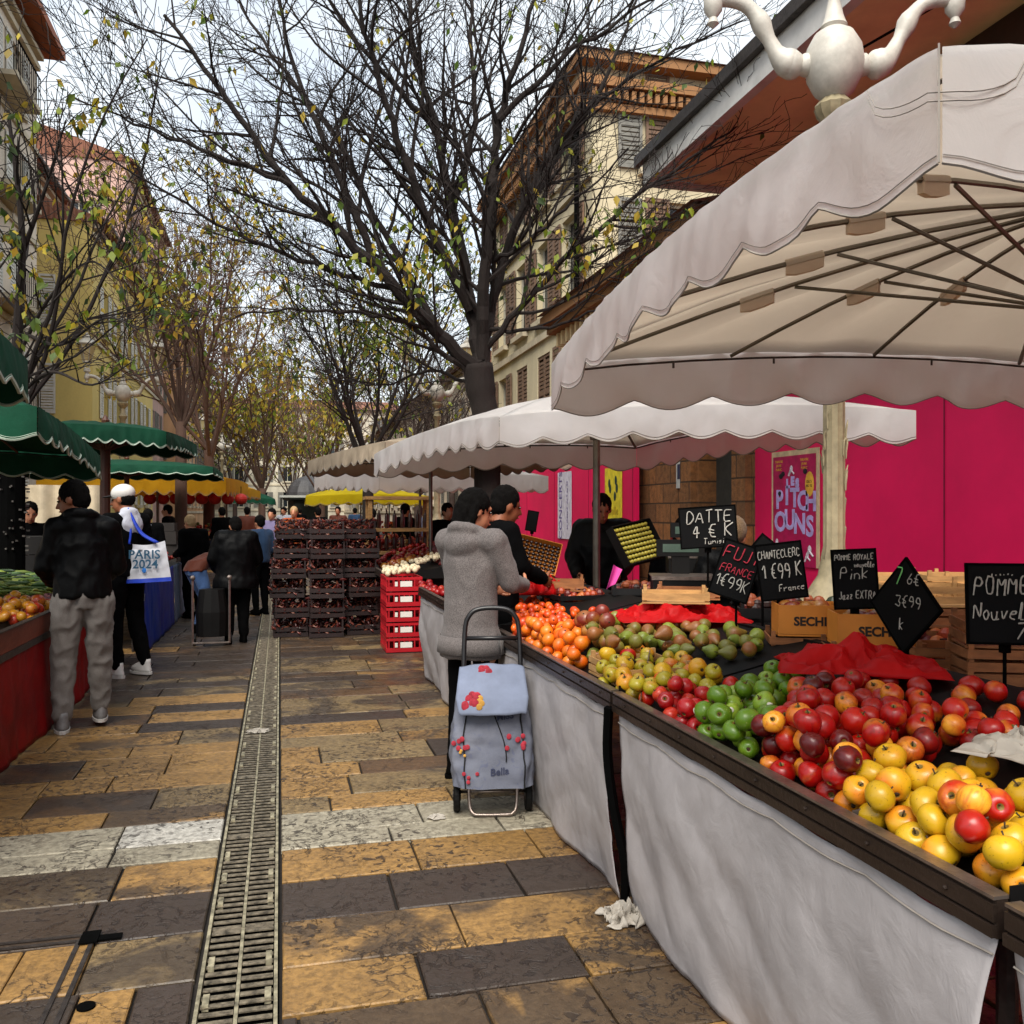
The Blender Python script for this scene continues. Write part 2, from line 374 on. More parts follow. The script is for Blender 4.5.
# =================== buildings
def wall_grid(mb, O, U, N, u0, u1, z0, z1, holes, dep=.2):
    O = Vector(O); U = Vector(U); N = Vector(N); P = lambda u, n, z: O+U*u+N*n+Vector((0, 0, z))
    us = sorted({u0, u1, *[h[0] for h in holes], *[h[1] for h in holes]}); zs = sorted({z0, z1, *[h[2] for h in holes], *[h[3] for h in holes]})
    for i in range(len(us)-1):
        for j in range(len(zs)-1):
            um, zm = (us[i]+us[i+1])/2, (zs[j]+zs[j+1])/2
            if any(h[0] < um < h[1] and h[2] < zm < h[3] for h in holes): continue
            mb.poly([P(us[i], 0, zs[j]), P(us[i+1], 0, zs[j]), P(us[i+1], 0, zs[j+1]), P(us[i], 0, zs[j+1])])
    for a, b_, c, d in holes:
        mb.poly([P(a, 0, c), P(a, -dep, c), P(a, -dep, d), P(a, 0, d)]); mb.poly([P(b_, 0, c), P(b_, -dep, c), P(b_, -dep, d), P(b_, 0, d)])
        mb.poly([P(a, 0, c), P(b_, 0, c), P(b_, -dep, c), P(a, -dep, c)]); mb.poly([P(a, 0, d), P(b_, 0, d), P(b_, -dep, d), P(a, -dep, d)])
def obox(mb, O, U, N, u0, u1, n0, n1, z0, z1):
    O = Vector(O); U = Vector(U); N = Vector(N); n = len(mb.v)
    for z in (z0, z1):
        for u, q in ((u0, n0), (u1, n0), (u1, n1), (u0, n1)): mb.v.append(tuple(O+U*u+N*q+Vector((0, 0, z))))
    for q in ((3, 2, 1, 0), (4, 5, 6, 7), (0, 1, 5, 4), (1, 2, 6, 5), (2, 3, 7, 6), (3, 0, 4, 7)): mb.face(*[n+i for i in q])
M['glass'] = mat('window_glass', '1b2226', .08, .2, 2)
M['frame'] = mat('window_frame_paint', 'b9b3a2', .6, .15)
def window(par, O, U, N, a, b_, c, d, shut, smat, dep=.2, sill=None):
    f = MB(); w = .07
    obox(f, O, U, N, a, a+w, -dep+.01, -dep+.06, c, d); obox(f, O, U, N, b_-w, b_, -dep+.01, -dep+.06, c, d)
    obox(f, O, U, N, a+w, b_-w, -dep+.01, -dep+.06, d-w, d); obox(f, O, U, N, a+w, b_-w, -dep+.01, -dep+.06, c, c+w)
    obox(f, O, U, N, (a+b_)/2-.03, (a+b_)/2+.03, -dep+.012, -dep+.058, c+w, d-w)
    wo = f.build('window', M['frame'], par)
    g = MB(); obox(g, O, U, N, a, b_, -dep-.02, -dep, c, d); g.build('pane', M['glass'], wo)
    if shut:
        for s in (0, 1):
            sw = (b_-a)/2; m = MB()
            if shut == 'open': u0 = a-sw-.03 if s == 0 else b_+.03; n0, n1 = .03, .07
            else: u0 = a+.01 if s == 0 else a+sw+.005; sw -= .015; n0, n1 = -.06, -.02
            for q0, q1 in ((0, .06), (sw-.06, sw)): obox(m, O, U, N, u0+q0, u0+q1, n0, n1, c, d)
            for z in (c, (c+d)/2-.04, d-.08): obox(m, O, U, N, u0+.06, u0+sw-.06, n0, n1, z, z+.08)
            k = max(6, int((d-c)/.11))
            for i in range(k):
                z = c+.09+(d-c-.2)*i/k; obox(m, O, U, N, u0+.06, u0+sw-.06, n0+.004, n1-.012, z, z+(d-c)/k*.62)
            m.build('shutter', smat, wo)
    if sill:
        m = MB(); obox(m, O, U, N, a-.12, b_+.12, .003, .16, c-.14, c-.002); m.build('sill', sill, wo)
def building(name, label, O, U, N, L, Ht, depth, wallm, floors, win_w, win_h, step, first_z, fl_h, smat, trim, shut='open', eave=.5, roofm=None, margin=1.0, cat='building', z0=0, ends=True, doors=False):
    O = Vector(O); U = Vector(U); N = Vector(N)
    t = thing(name, label, cat, O); holes = []; wins = []
    n = max(1, int((L-2*margin)/step+.5))
    for f in range(floors):
        for i in range(n):
            u = margin+(L-2*margin)*(i+.5)/n; z = first_z+f*fl_h; h = (u-win_w/2, u+win_w/2, z, z+win_h); holes.append(h); wins.append(h)
    mb = MB(); wall_grid(mb, O, U, N, 0, L, z0, Ht, holes)
    P = lambda u, q, z: O+U*u+N*q+Vector((0, 0, z))
    eh = []
    if shut and U.y > .5:
        for f in range(floors):
            for i in range(int((depth-1)/2.9)): q = .9+(i+.5)*2.9; z = first_z+f*fl_h; eh.append((q-win_w/2, q+win_w/2, z, z+win_h))
    wall_grid(mb, O, -N, -U, 0, depth, z0, Ht, eh); mb.poly([P(L, 0, z0), P(L, -depth, z0), P(L, -depth, Ht), P(L, 0, Ht)])
    mb.poly([P(0, -depth, z0), P(L, -depth, z0), P(L, -depth, Ht), P(0, -depth, Ht)]); mb.poly([P(0, 0, Ht), P(L, 0, Ht), P(L, -depth, Ht), P(0, -depth, Ht)])
    mb.build('wall', wallm, t)
    for h in eh: window(t, O, -N, -U, *h, shut, smat, sill=trim)
    for h in wins: window(t, O, U, N, *h, shut if random.random() < .8 else 'shut' if shut else None, smat, sill=trim)
    c = MB()
    for z, pr, th in ((Ht-.65, .12, .18), (Ht-.3, .22, .14)): obox(c, O, U, N, 0, L, .003, pr, z, z+th)
    for f in range(floors): obox(c, O, U, N, 0, L, .003, .08, first_z+f*fl_h-.55, first_z+f*fl_h-.38)
    c.build('cornice', trim, t)
    if roofm:
        r = MB(); r.poly([P(-.1, eave, Ht), P(L+.1, eave, Ht), P(L+.1, -depth/2, Ht+depth*.17), P(-.1, -depth/2, Ht+depth*.17)]); r.poly([P(-.1, -depth-eave, Ht), P(L+.1, -depth-eave, Ht), P(L+.1, -depth/2, Ht+depth*.17), P(-.1, -depth/2, Ht+depth*.17)])
        r.poly([P(-.1, eave, Ht-.12), P(L+.1, eave, Ht-.12), P(L+.1, -depth-eave, Ht-.12), P(-.1, -depth-eave, Ht-.12)])
        for u in (-.1, L+.1): r.poly([P(u, eave, Ht-.12), P(u, eave, Ht), P(u, -depth/2, Ht+depth*.17), P(u, -depth-eave, Ht), P(u, -depth-eave, Ht-.12)])
        r.poly([P(-.1, eave, Ht-.12), P(L+.1, eave, Ht-.12), P(L+.1, eave, Ht), P(-.1, eave, Ht)])
        r.build('roof', roofm, t)
        gt = MB(); gt.tube([P(-.1, eave+.06, Ht-.08), P(L+.1, eave+.06, Ht-.08)], .07, 8); gt.build('gutter', M['steel'], t)
    return t
def tiles(name, c):
    t = NT(name); w = t.add('TexWave', i_Scale=1.7, i_Distortion=.6); t.l(t.coord(), w.inputs['Vector']); n = t.noise(3, 5, .6)
    t.base(t.mix(n, lin(c), tuple(x*.45 for x in lin(c)[:3])+(1,))); t.set(Roughness=.85); t.bump(w.outputs['Fac'], .8, .05); return t.m
def stucco(name, c, dirt=.35):
    t = NT(name); c = lin(c); n = t.noise(.5, 7, .65, t.coord((1, 1, .35)), .5); g = t.noise(12, 5, .6)
    t.base(t.mix(t.math('MULTIPLY', g, .2), t.ramp(n, [(.35, tuple(x*(1-dirt) for x in c[:3])+(1,)), (.62, c)]), (.1, .08, .06, 1))); t.set(Roughness=.9); t.p.inputs['Specular IOR Level'].default_value = .2; t.bump(g, .3, .02); return t.m
M['roof'] = tiles('clay_roof_tiles', '93604a'); M['cream'] = stucco('cream_stucco', 'e2d3bf'); M['pinkst'] = stucco('pink_stucco', 'd6b2a6'); M['yellowst'] = stucco('yellow_stucco', 'dcc478', .2)
M['peach'] = stucco('peach_stucco', 'd9ab80'); M['pale'] = stucco('pale_stucco', 'd8d0bc'); M['cornst'] = stucco('ochre_cornice_stone', 'a87a52'); M['yel2'] = stucco('butter_stucco', 'dccfae', .3)
M['shut1'] = mat('grey_shutter_paint', '77756e', .7, .2); M['shut2'] = mat('brown_shutter_paint', '6d5442', .7, .2); M['shutw'] = mat('white_shutter_paint', 'c9c6bc', .7, .12); M['trim'] = stucco('pale_trim', 'cfc2a8')
R_, L_ = (-1, 0, 0), (1, 0, 0)
# left side of the street, facing +X
building('cream_apartment_building', 'tall cream apartment building with a wide rust-brown eave, nearest on the left', (-7.75, 14, 0), (0, 1, 0), L_, 18.6, 16.7, 11, M['cream'], 5, 1.15, 1.9, 2.7, 1.6, 3.05, M['shutw'], M['trim'], eave=.0)
e = MB(); e.box2((-18, 13.4, 16.72), (-6.98, 33.1, 16.98)); M['rust'] = mat('rust_painted_soffit', '8f4a22', .75, .3, 2)
eo = bpy.data.objects['cream_apartment_building']; e.build('eave', M['rust'], eo)
for k, y in enumerate((17.5, 23, 28.5)):          # balconies
    for z in (4.4, 7.4, 10.5, 13.5):
        b = MB(); b.box2((-7.74, y-1.3, z), (-6.95, y+1.3, z+.14)); bo = b.build('balcony', M['trim'], eo)
        b = MB(); b.tube([(-6.98, y-1.27, z+1.05), (-6.98, y+1.27, z+1.05)], .025, 6)
        for i in range(14): b.tube([(-6.98, y-1.27+i*.195, z+.14), (-6.98, y-1.27+i*.195, z+1.05)], .012, 4)
        b.build('railing', M['black'], bo)
building('yellow_house', 'low yellow house with white shutters behind the green market umbrellas', (-6.6, 35.5, 0), (0, 1, 0), L_, 16, 12.2, 9, M['yellowst'], 3, 1.1, 1.8, 2.6, 1.9, 3.2, M['shutw'], M['trim'], roofm=M['roof'])
building('pink_house', 'tall pink house with a tiled roof rising behind the yellow house', (-8.0, 52, 0), (0, 1, 0), L_, 16, 20.5, 10, M['pinkst'], 5, 1.1, 1.9, 2.9, 3, 3.3, M['shut1'], M['trim'], roofm=M['roof'])
building('pink_rear_house', 'pink tiled-roof house seen above the yellow house roof, next to the cream building', (-9.5, 34, 0), (0, 1, 0), L_, 17.5, 15.3, 9, M['pinkst'], 4, 1.1, 1.8, 3, 2.2, 3.3, M['shut1'], M['trim'], roofm=M['roof'])
building('peach_house', 'long peach house with grey shutters, far down the left side', (-6.6, 68.5, 0), (0, 1, 0), L_, 24, 15, 10, M['peach'], 4, 1.1, 1.9, 3, 2, 3.3, M['shut1'], M['trim'], roofm=M['roof'])
building('ochre_house', 'ochre house with brown shutters, farthest on the left side', (-6.6, 93, 0), (0, 1, 0), L_, 30, 13.5, 10, M['yel2'], 4, 1.1, 1.8, 3, 1.8, 3.1, M['shut2'], M['trim'], roofm=M['roof'])
building('pale_end_building', 'pale facade closing the far end of the street', (-14, 124, 0), (1, 0, 0), (0, -1, 0), 30, 15.5, 10, M['pale'], 4, 1.2, 2, 3, 2.2, 3.4, M['shut1'], M['trim'], roofm=M['roof'])
building('low_cream_house', 'long low cream house far behind the right-hand umbrellas', (8.5, 40, 0), (0, 1, 0), R_, 84, 8.5, 8, M['cream'], 2, 1.1, 1.8, 4, 2, 3.2, M['shut1'], M['trim'], roofm=M['roof'])
# right side: ochre corner building, front facing the camera + street facade
t = building('ochre_corner_building', 'butter-yellow corner building with dentilled ochre cornice and louvred shutters, behind the big tree', (6.5, 18.3, 0), (0, 1, 0), R_, 9.5, 11.3, 8, M['yel2'], 3, 1.1, 1.95, 2.3, 1.4+2.2, 3.1-.25, M['shut2'], M['trim'], shut='open', eave=.3, margin=.5)
O2, U2, N2 = Vector((6.5, 18.3, 0)), Vector((1, 0, 0)), Vector((0, -1, 0))
holes = []
for fz in (3.6, 6.45, 9.0):
    for u in (1.7, 4.4, 7.1): holes.append((u-.55, u+.55, fz, fz+1.9))
w = MB(); wall_grid(w, O2+Vector((0, -.03, 0)), U2, N2, -.0, 9, 0, 11.3, holes); w.build('front_wall', M['yel2'], t)
for h in holes: window(t, O2+Vector((0, -.03, 0)), U2, N2, *h, 'open', M['shut1'], sill=M['trim'])
c = MB(); obox(c, O2, U2, N2, -.35, 9.2, .04, .35, 10.6, 10.8); obox(c, O2, U2, N2, -.2, 9.2, .04, .2, 10.15, 10.3); obox(c, O2, U2, N2, -.38, 9.2, .04, .4, 11.1, 11.3)
for i in range(52): obox(c, O2, U2, N2, -.1+i*.18, -.0+i*.18, .04, .3, 10.34, 10.56)
O3 = Vector((6.5, 18.3, 0)); obox(c, O3, Vector((0, 1, 0)), Vector((-1, 0, 0)), -.3, 9.8, .003, .36, 10.62, 10.78); obox(c, O3, Vector((0, 1, 0)), Vector((-1, 0, 0)), -.36, 9.8, .003, .41, 11.12, 11.28)
for i in range(54): obox(c, O3, Vector((0, 1, 0)), Vector((-1, 0, 0)), i*.18, .1+i*.18, .003, .3, 10.34, 10.56)
c.build('dentil_cornice', M['cornst'], t)
r = MB(); r.poly([(6.05, 17.85, 11.32), (15.8, 17.85, 11.32), (15.8, 23, 12.6), (10.5, 23, 12.6)]); r.poly([(6.05, 17.85, 11.32), (6.05, 28, 11.32), (10.5, 28, 12.6), (10.5, 23, 12.6)]); r.box2((6.05, 17.85, 11.305), (15.8, 28, 11.315)); r.build('roof', tiles('dark_tiles', '5a3a2c'), t)
dp = MB(); dp.tube([(6.35, 18.9, 0), (6.35, 18.9, 11)], .06, 8); dp.build('downpipe', M['black'], t)
# near right: covered market hall with a broad eave, pink painted lower wall
M['pinkwall'] = mat('magenta_hoarding_paint', 'e00a55', .5, .16, .7, .05); M['halleave'] = mat('ochre_eave_paint', 'f0d2a0', .8, .22, 1.2, .1); M['fascia'] = mat('grey_white_fascia', 'cfccc8', .7, .2, 3)
def stone_mat():
    t = NT('rusticated_stone'); b = t.add('TexBrick', i_Scale=1., i_Mortar_Size=.014); b.inputs['Brick Width'].default_value = .62; b.inputs['Row Height'].default_value = .34
    b.inputs['Color1'].default_value = lin('b0733f'); b.inputs['Color2'].default_value = lin('7e5636'); b.inputs['Mortar'].default_value = lin('4a3522')
    cb = t.add('CombineXYZ'); sp = t.add('SeparateXYZ'); t.l(t.coord(), sp.inputs[0]); t.l(sp.outputs[1], cb.inputs[0]); t.l(sp.outputs[2], cb.inputs[1]); t.l(cb.outputs[0], b.inputs['Vector'])
    n = t.noise(9, 7, .7); t.base(t.mix(t.ramp(n, [(.35, .6), (.6, 0.)]), b.outputs['Color'], lin('4d3826'))); t.set(Roughness=.9); t.bump(t.math('SUBTRACT', n, b.outputs['Fac']), .8, .03); return t.m
M['stone'] = stone_mat()
hall = thing('market_hall', 'market hall with magenta painted wall and broad ochre eave on the right', 'building', (6.5, 4, 0))
w = MB(); w.box2((6.5, -6, 0), (12, 11.45, 5.6)); w.build('wall', M['pinkwall'], hall)
w = MB()
for i in range(8): w.box2((6.491, -4+i*1.95, 0), (6.497, -3.985+i*1.95, 3.6))
w.box2((6.488, -6, 3.3), (6.496, 11.4, 3.34)); w.build('panel_joint', mat('dark_pink_seam', '7d0430', .6), hall)
w = MB(); w.box2((4.55, -6, 5.72), (12, 10.5, 5.9)); w.build('eave', M['halleave'], hall)
w = MB(); w.box2((4.44, -6, 5.66), (4.548, 10.6, 5.98)); w.box2((4.55, 10.503, 5.66), (12, 10.6, 5.98)); w.build('fascia', M['fascia'], hall)
w = MB(); w.box2((4.36, -6, 5.93), (4.437, 10.7, 6.06)); w.box2((4.437, -6, 5.983), (12, 10.7, 6.06)); w.build('gutter', M['steel'], hall)
w = MB(); w.box2((5.9, -6, 5.3), (6.1, 10.4, 5.715)); w.box2((6.3, -6, 5.05), (6.497, 10.4, 5.717)); w.build('beam', mat('dark_beam', '3b2415', .8), hall)
w = MB(); w.tube([(4.6, 7.2, 5.45), (5.4, 4.0, 5.5), (6.2, 1, 5.55)], .012, 5); w.ell((4.95, 5.8, 5.47), (.06, .06, .04)); w.build('cable', M['black'], hall)
# stone building with the doorway
sb = thing('stone_building', 'low rough stone building with a dark doorway between the two magenta walls', 'building', (6.5, 11.5, 0))
w = MB(); wall_grid(w, (6.5, 11.46, 0), (0, 1, 0), (-1, 0, 0), 0, 6.8, 0, 5.4, [(.6, 1.75, 0, 2.9)], .35); w.poly([(6.5, 11.46, 5.4), (6.5, 18.26, 5.4), (11, 18.26, 5.4), (11, 11.46, 5.4)]); w.poly([(6.5, 11.46, 0), (11, 11.46, 0), (11, 11.46, 5.4), (6.5, 11.46, 5.4)]); w.build('wall', M['stone'], sb)
w = MB()
for y in (11.55, 13.3): w.box2((6.4, y, 0), (6.497, y+.4, 5.1))
w.build('pilaster', M['stone'], sb)
dm = mat('grey_door_paint', '3a3a36', .6); w = MB(); w.box2((6.8, 12.06, 0), (6.84, 13.2, 2.9)); do = w.build('door', dm, sb)
w = MB(); w.box2((6.77, 12.15, 1.2), (6.797, 12.55, 2.0)); w.box2((6.77, 12.15, 2.1), (6.797, 12.55, 2.7)); w.build('door_glass', M['glass'], do)
w = MB(); w.box2((6.47, 13.75, 1.95), (6.498, 14.0, 2.5)); w.build('notice', mat('notice_white', 'c9c9c4', .6), sb)
lm = MB(); lm.box2((6.47-.004, 13.8, 2.1), (6.4695, 13.95, 2.35)); lm.build('notice_symbol', mat('notice_navy', '2a3350', .6), bpy.data.objects['notice'])
w = MB(); w.box2((5.3, 10.9, 5.42), (11, 18.2, 5.62)); w.box2((5.45, 10.9, 5.28), (6.45, 18.2, 5.417)); w.build('cornice', M['cornst'], sb)
w = MB()
for i in range(24): w.box2((5.6, 11.0+i*.3, 5.0), (6.45, 11.1+i*.3, 5.277))
w.build('bracket', M['halleave'], sb)
r = MB(); r.poly([(5.2, 10.8, 5.63), (5.2, 18.2, 5.63), (8, 18.2, 6.35), (8, 10.8, 6.35)]); r.poly([(5.2, 10.8, 5.63), (8, 10.8, 6.35), (8, 10.8, 5.63)]); r.build('roof', M['roof'], sb)
# magenta hoarding in front of the corner building
hd = thing('magenta_hoarding', 'magenta painted hoarding running from the stone building to the big tree', 'hoarding', (6.3, 20, 0))
w = MB(); w.box2((6.2, 15.2, 0), (6.3, 27.5, 3.1)); w.build('panel', M['pinkwall'], hd)
w = MB()
for i in range(6): w.box2((6.19, 15.25+i*2.4, 0), (6.197, 15.27+i*2.4, 3.1))
w.build('panel_joint', mat('dark_magenta_seam', '9c0438', .6), hd)  # strips of darker magenta mark the panel joints
# posters, on their wall
def flat(name, X, ya, yb, z0, z1, m, parent=None, n=.0):
    b = MB(); b.box2((X-n-.006, min(ya, yb), z0), (X-n, max(ya, yb), z1)); return b.build(name, m, parent)
PW = 6.49
pt = thing('festival_poster', 'magenta poster with big lavender letters on the wall left of the white lamp column', 'poster', (PW, 10.3, 0)); pa, pb = 9.86, 10.98
pz0, pz1 = 1.55-54*11.7/900, 1.55+62*11.7/900
flat('paper', PW, pa, pb, pz0, pz1, mat('poster_border_cream', 'cdb58f', .6), pt); flat('artwork', PW, pa+.07, pb-.05, pz0, pz1-.07, mat('poster_magenta', 'b01050', .5), pt, .008)
UL = (0, -1, 0); VZ = (0, 0, 1); lav = mat('lavender_ink', 'b7a6dc', .6); yi = mat('yellow_ink', 'e0a93a', .6); wi = mat('white_ink', 'd8cfd8', .6); bi = mat('black_ink', '17101a', .6)
PX = PW-.017; ph = pz1-pz0; rnd = random.Random(5); pieces = []
lt = MB()
for txt, zf, sz, ofs in (('PITCH', .50, .34, (0, .05, .02, -.02, -.03)), ('QUNS', .30, .36, (0, .03, -.02, -.05)), ('LES', .68, .15, (0, .03, 0))):
    n = len(txt)
    for i, ch in enumerate(txt):
        yy = pb-.12-(i+.5)*(pb-pa-.2)/n if n > 3 else pb-.42-i*.11
        m_ = text_mb(ch if not (txt == 'QUNS' and i == 0) else 'O', sz, (PX, yy, pz0+ph*zf+ofs[i]), UL, VZ, .002, .012); (lt if n > 3 else lt).extend(m_)
lt.build('lettering', lav, pt)
y_ = MB()
for k in range(3):
    for yy in (pb-.2, pa+.32): y_.extend(text_mb(('THEATRE', 'JEUNE', 'PUBLIC')[k], .045, (PX, yy, pz0+ph*(.9-.035*k)), UL, VZ, .001))
y_.ell((PX, pa+.2, pz0+ph*.70), (.004, .1, .16), 20); y_.build('yellow_print', yi, pt)
b_ = MB(); b_.extend(text_mb('DU 5\nAU 12', .05, (PX-.006, pa+.2, pz0+ph*.71), UL, VZ, .001))
for yy, zz in ((pb-.3, .8), (pb-.25, .78), (pa+.3, .81), (pb-.22, .63), (pa+.42, .12), (pa+.45, .16)): b_.ell((PX, yy, pz0+ph*zz), (.004, .05, .035), 10)
b_.build('black_print', bi, pt)
w_ = MB()
for yy, zz, s in ((pb-.5, .84, 1), (pb-.15, .2, 1), (pb-.45, .12, .8), (pa+.2, .15, 1.2), (pa+.25, .1, .9), (pb-.3, .08, .7)):
    w_.ell((PX, yy, pz0+ph*zz), (.004, .035*s, .045*s), 10); w_.tube([(PX, yy, pz0+ph*zz), (PX, yy+.06*s, pz0+ph*zz-.09*s)], .014*s, 5); w_.tube([(PX, yy, pz0+ph*zz-.02), (PX, yy-.07*s, pz0+ph*zz-.07*s)], .012*s, 5)
w_.build('white_print', wi, pt)
p2 = thing('white_poster', 'narrow white poster with vertical print on the far magenta hoarding', 'poster', (6.19, 19.2, 0)); flat('paper', 6.185, 18.75, 19.75, .95, 2.45, mat('poster_white', 'cfcad6', .6), p2)
b = text_mb('CONCERTS', .3, (6.174, 19.42, 1.7), VZ, (0, 1, 0), .001); b.extend(text_mb('au theatre  du 9 au 30', .12, (6.174, 19.0, 1.7), VZ, (0, 1, 0), .001)); b.build('print', mat('violet_ink', '5d4a8c', .6), p2)
p3 = thing('yellow_poster', 'yellow poster with dark birds on the magenta hoarding beside the stone building', 'poster', (6.19, 16.2, 0)); flat('paper', 6.185, 15.75, 16.65, .9, 2.4, mat('poster_yellow', 'e5cf33', .6), p3)
b = MB()
for yy, zz in ((16.4, 2.1), (16.35, 2.0), (16.05, 2.15), (16.0, 2.0), (16.1, 1.85)): b.ell((6.174, yy, zz), (.004, .06, .09), 8)
b.build('print', mat('poster_green_black', '1c3a33', .6), p3); text_mb('famille', .22, (6.174, 16.2, 1.5), UL, VZ, .001).build('lettering', mat('poster_ochre', 'a98712', .6), p3)
# =================== trees
def bark(name, c):
    t = NT(name); c = lin(c); n = t.noise(9, 7, .7, t.coord((1, 1, .3))); t.base(t.mix(n, tuple(x*.45 for x in c[:3])+(1,), tuple(x*1.5 for x in c[:3])+(1,))); t.set(Roughness=.9); t.bump(n, .8, .03); return t.m
M['bark'] = bark('dark_bark', '1c120e'); M['bark2'] = bark('reddish_bark', '5c4438'); M['bark3'] = bark('grey_bark', '3a2b25')
def leafm():
    t = NT('autumn_leaves'); a = t.add('Attribute', attribute_name='col'); t.base(a.outputs['Color']); t.set(Roughness=.6)
    tr = t.add('BsdfTranslucent'); t.l(a.outputs['Color'], tr.inputs[0]); mx = t.n.new('ShaderNodeMixShader'); mx.inputs[0].default_value = .45
    t.l(t.p.outputs[0], mx.inputs[1]); t.l(tr.outputs[0], mx.inputs[2]); t.l(mx.outputs[0], t.out.inputs[0]); return t.m
M['leaf'] = leafm()
LG = [lin(x) for x in ('8c9a2c', 'a9a83a', '6f8229', 'c2a83a', '55701f', 'b59b33')]; LD = [lin(x) for x in ('3d5226', '556b2b', '2f4420', '7c8a34', '8f7a2c', '6b7f2f')]; LY = [lin(x) for x in ('c7b23c', 'b99a34', 'a8a640', 'c9a03a', '97953c')]
def unit(rnd):
    while 1:
        v = Vector((rnd.uniform(-1, 1), rnd.uniform(-1, 1), rnd.uniform(-1, 1)))
        if .05 < v.length < 1: return v.normalized()
def leaf(lm, p, rnd, pal, s):
    lm.cur = rnd.choice(pal); d = (unit(rnd)*.6+Vector((0, 0, -.8))).normalized(); a = d.cross(unit(rnd)).normalized(); c = d.cross(a)
    L = s*rnd.uniform(.7, 1.3); w = L*.28
    lm.poly([p, p+d*L*.4+a*w, p+d*L+c*L*.1, p+d*L*.4-a*w])
def grow(mb, lm, rnd, p, d, L, r, lev, P):
    n = max(3, int(L/P['seg'][min(lev, len(P['seg'])-1)])); pts = [p.copy()]; dd = d.copy(); rr_ = [r]
    tip = P.get('tip', .003)
    for i in range(n):
        dd = (dd+unit(rnd)*P['wig'][min(lev, 3)]+Vector((0, 0, P['up'][min(lev, 3)]))).normalized(); p = p+dd*(L/n); pts.append(p.copy()); rr_.append(max(tip, r*(1-.8*(i+1)/n)))
    mb.tube(pts, rr_, 7 if lev == 0 else 5 if lev == 1 else 3, cap=False)
    kids(mb, lm, rnd, pts, rr_, L, lev, P)
def kids(mb, lm, rnd, pts, rr_, L, lev, P, start=.2):
    if lev < P['max']:
        cnt = max(2, int(L*P['den'][min(lev, 3)])); n = len(pts)-1
        for c in range(cnt):
            f = start+(1-start)*(c+rnd.random())/cnt; i = min(n-1, int(f*n)); q = pts[i].lerp(pts[i+1], f*n-i if f*n-i < 1 else 1); t = (pts[i+1]-pts[i]).normalized()
            a = t.cross(unit(rnd)).normalized(); ang = rnd.uniform(.45, .95); nd = (t*cos(ang)+a*sin(ang)).normalized()
            if nd.z < P.get('minz', -.15): nd.z = abs(nd.z)*.5; nd.normalize()
            l2 = P['len'][min(lev, 3)]*rnd.uniform(.55, 1.2)*(1.15-.5*f); grow(mb, lm, rnd, q, nd, l2, max(P.get('tip', .003), min(rr_[i]*.6, P['rad'][min(lev, 3)])), lev+1, P)
    if lev >= P['leaflev'] and P['leaf'] > 0:
        for q in pts[1:]:
            if noise.noise(q*P.get('lf', .9)+Vector((P.get('ls', 0), 0, 0))) > P.get('lth', .05) and rnd.random() < P['leaf']*P.get('mask', lambda q: 1)(q): leaf(lm, q, rnd, P['pal'], P['lsz'])
def spline(ps, k=5):
    out = []; P = [ps[0]*2-ps[1]]+ps+[ps[-1]*2-ps[-2]]
    for i in range(1, len(P)-2):
        for j in range(k):
            t = j/k; a, b, c, d = P[i-1], P[i], P[i+1], P[i+2]; out.append(((2*b)+(c-a)*t+(2*a-5*b+4*c-d)*t*t+(3*b-a-3*c+d)*t**3)/2)
    out.append(ps[-1]); return out
# --- the big plane-like tree behind the second stall
rnd = random.Random(11); B = ray(487, 513, 10.9); bx, by = B.x, B.y
big = thing('tree', 'large nearly bare dark tree with spreading branches behind the second white umbrella', 'tree', (bx, by, 0))
tr = MB(); base = Vector((bx, by, 0)); TP = [base+Vector((0, 0, -.1)), base+Vector((0, 0, .25)), base+Vector((.0, 0, 1.5)), ray(487, 430, 10.9), ray(481, 392, 10.9), ray(478, 365, 10.9)]
tr.tube(spline(TP, 5), [.22-.06*min(1, i/5.)+(0 if i < 20 else .02) for i in range(26)], 14); tro = tr.build('trunk', M['bark'], big, smooth=True)
P = dict(seg=[.3, .22, .16, .12], wig=[.1, .17, .22, .3], up=[.05, .05, .05, .04], max=3, den=[4.6, 4.8, 6.2, 3], len=[1.8, .85, .42, .2], rad=[.03, .011, .006, .0035], leaflev=2, leaf=.55, pal=LG+LG+LD[:2], lsz=.1, tip=.0032, lth=-.02,
         mask=lambda q: (1.3 if (q.x*CT-q.y*ST) > -1.9 and q.z < 4.7 else .09))
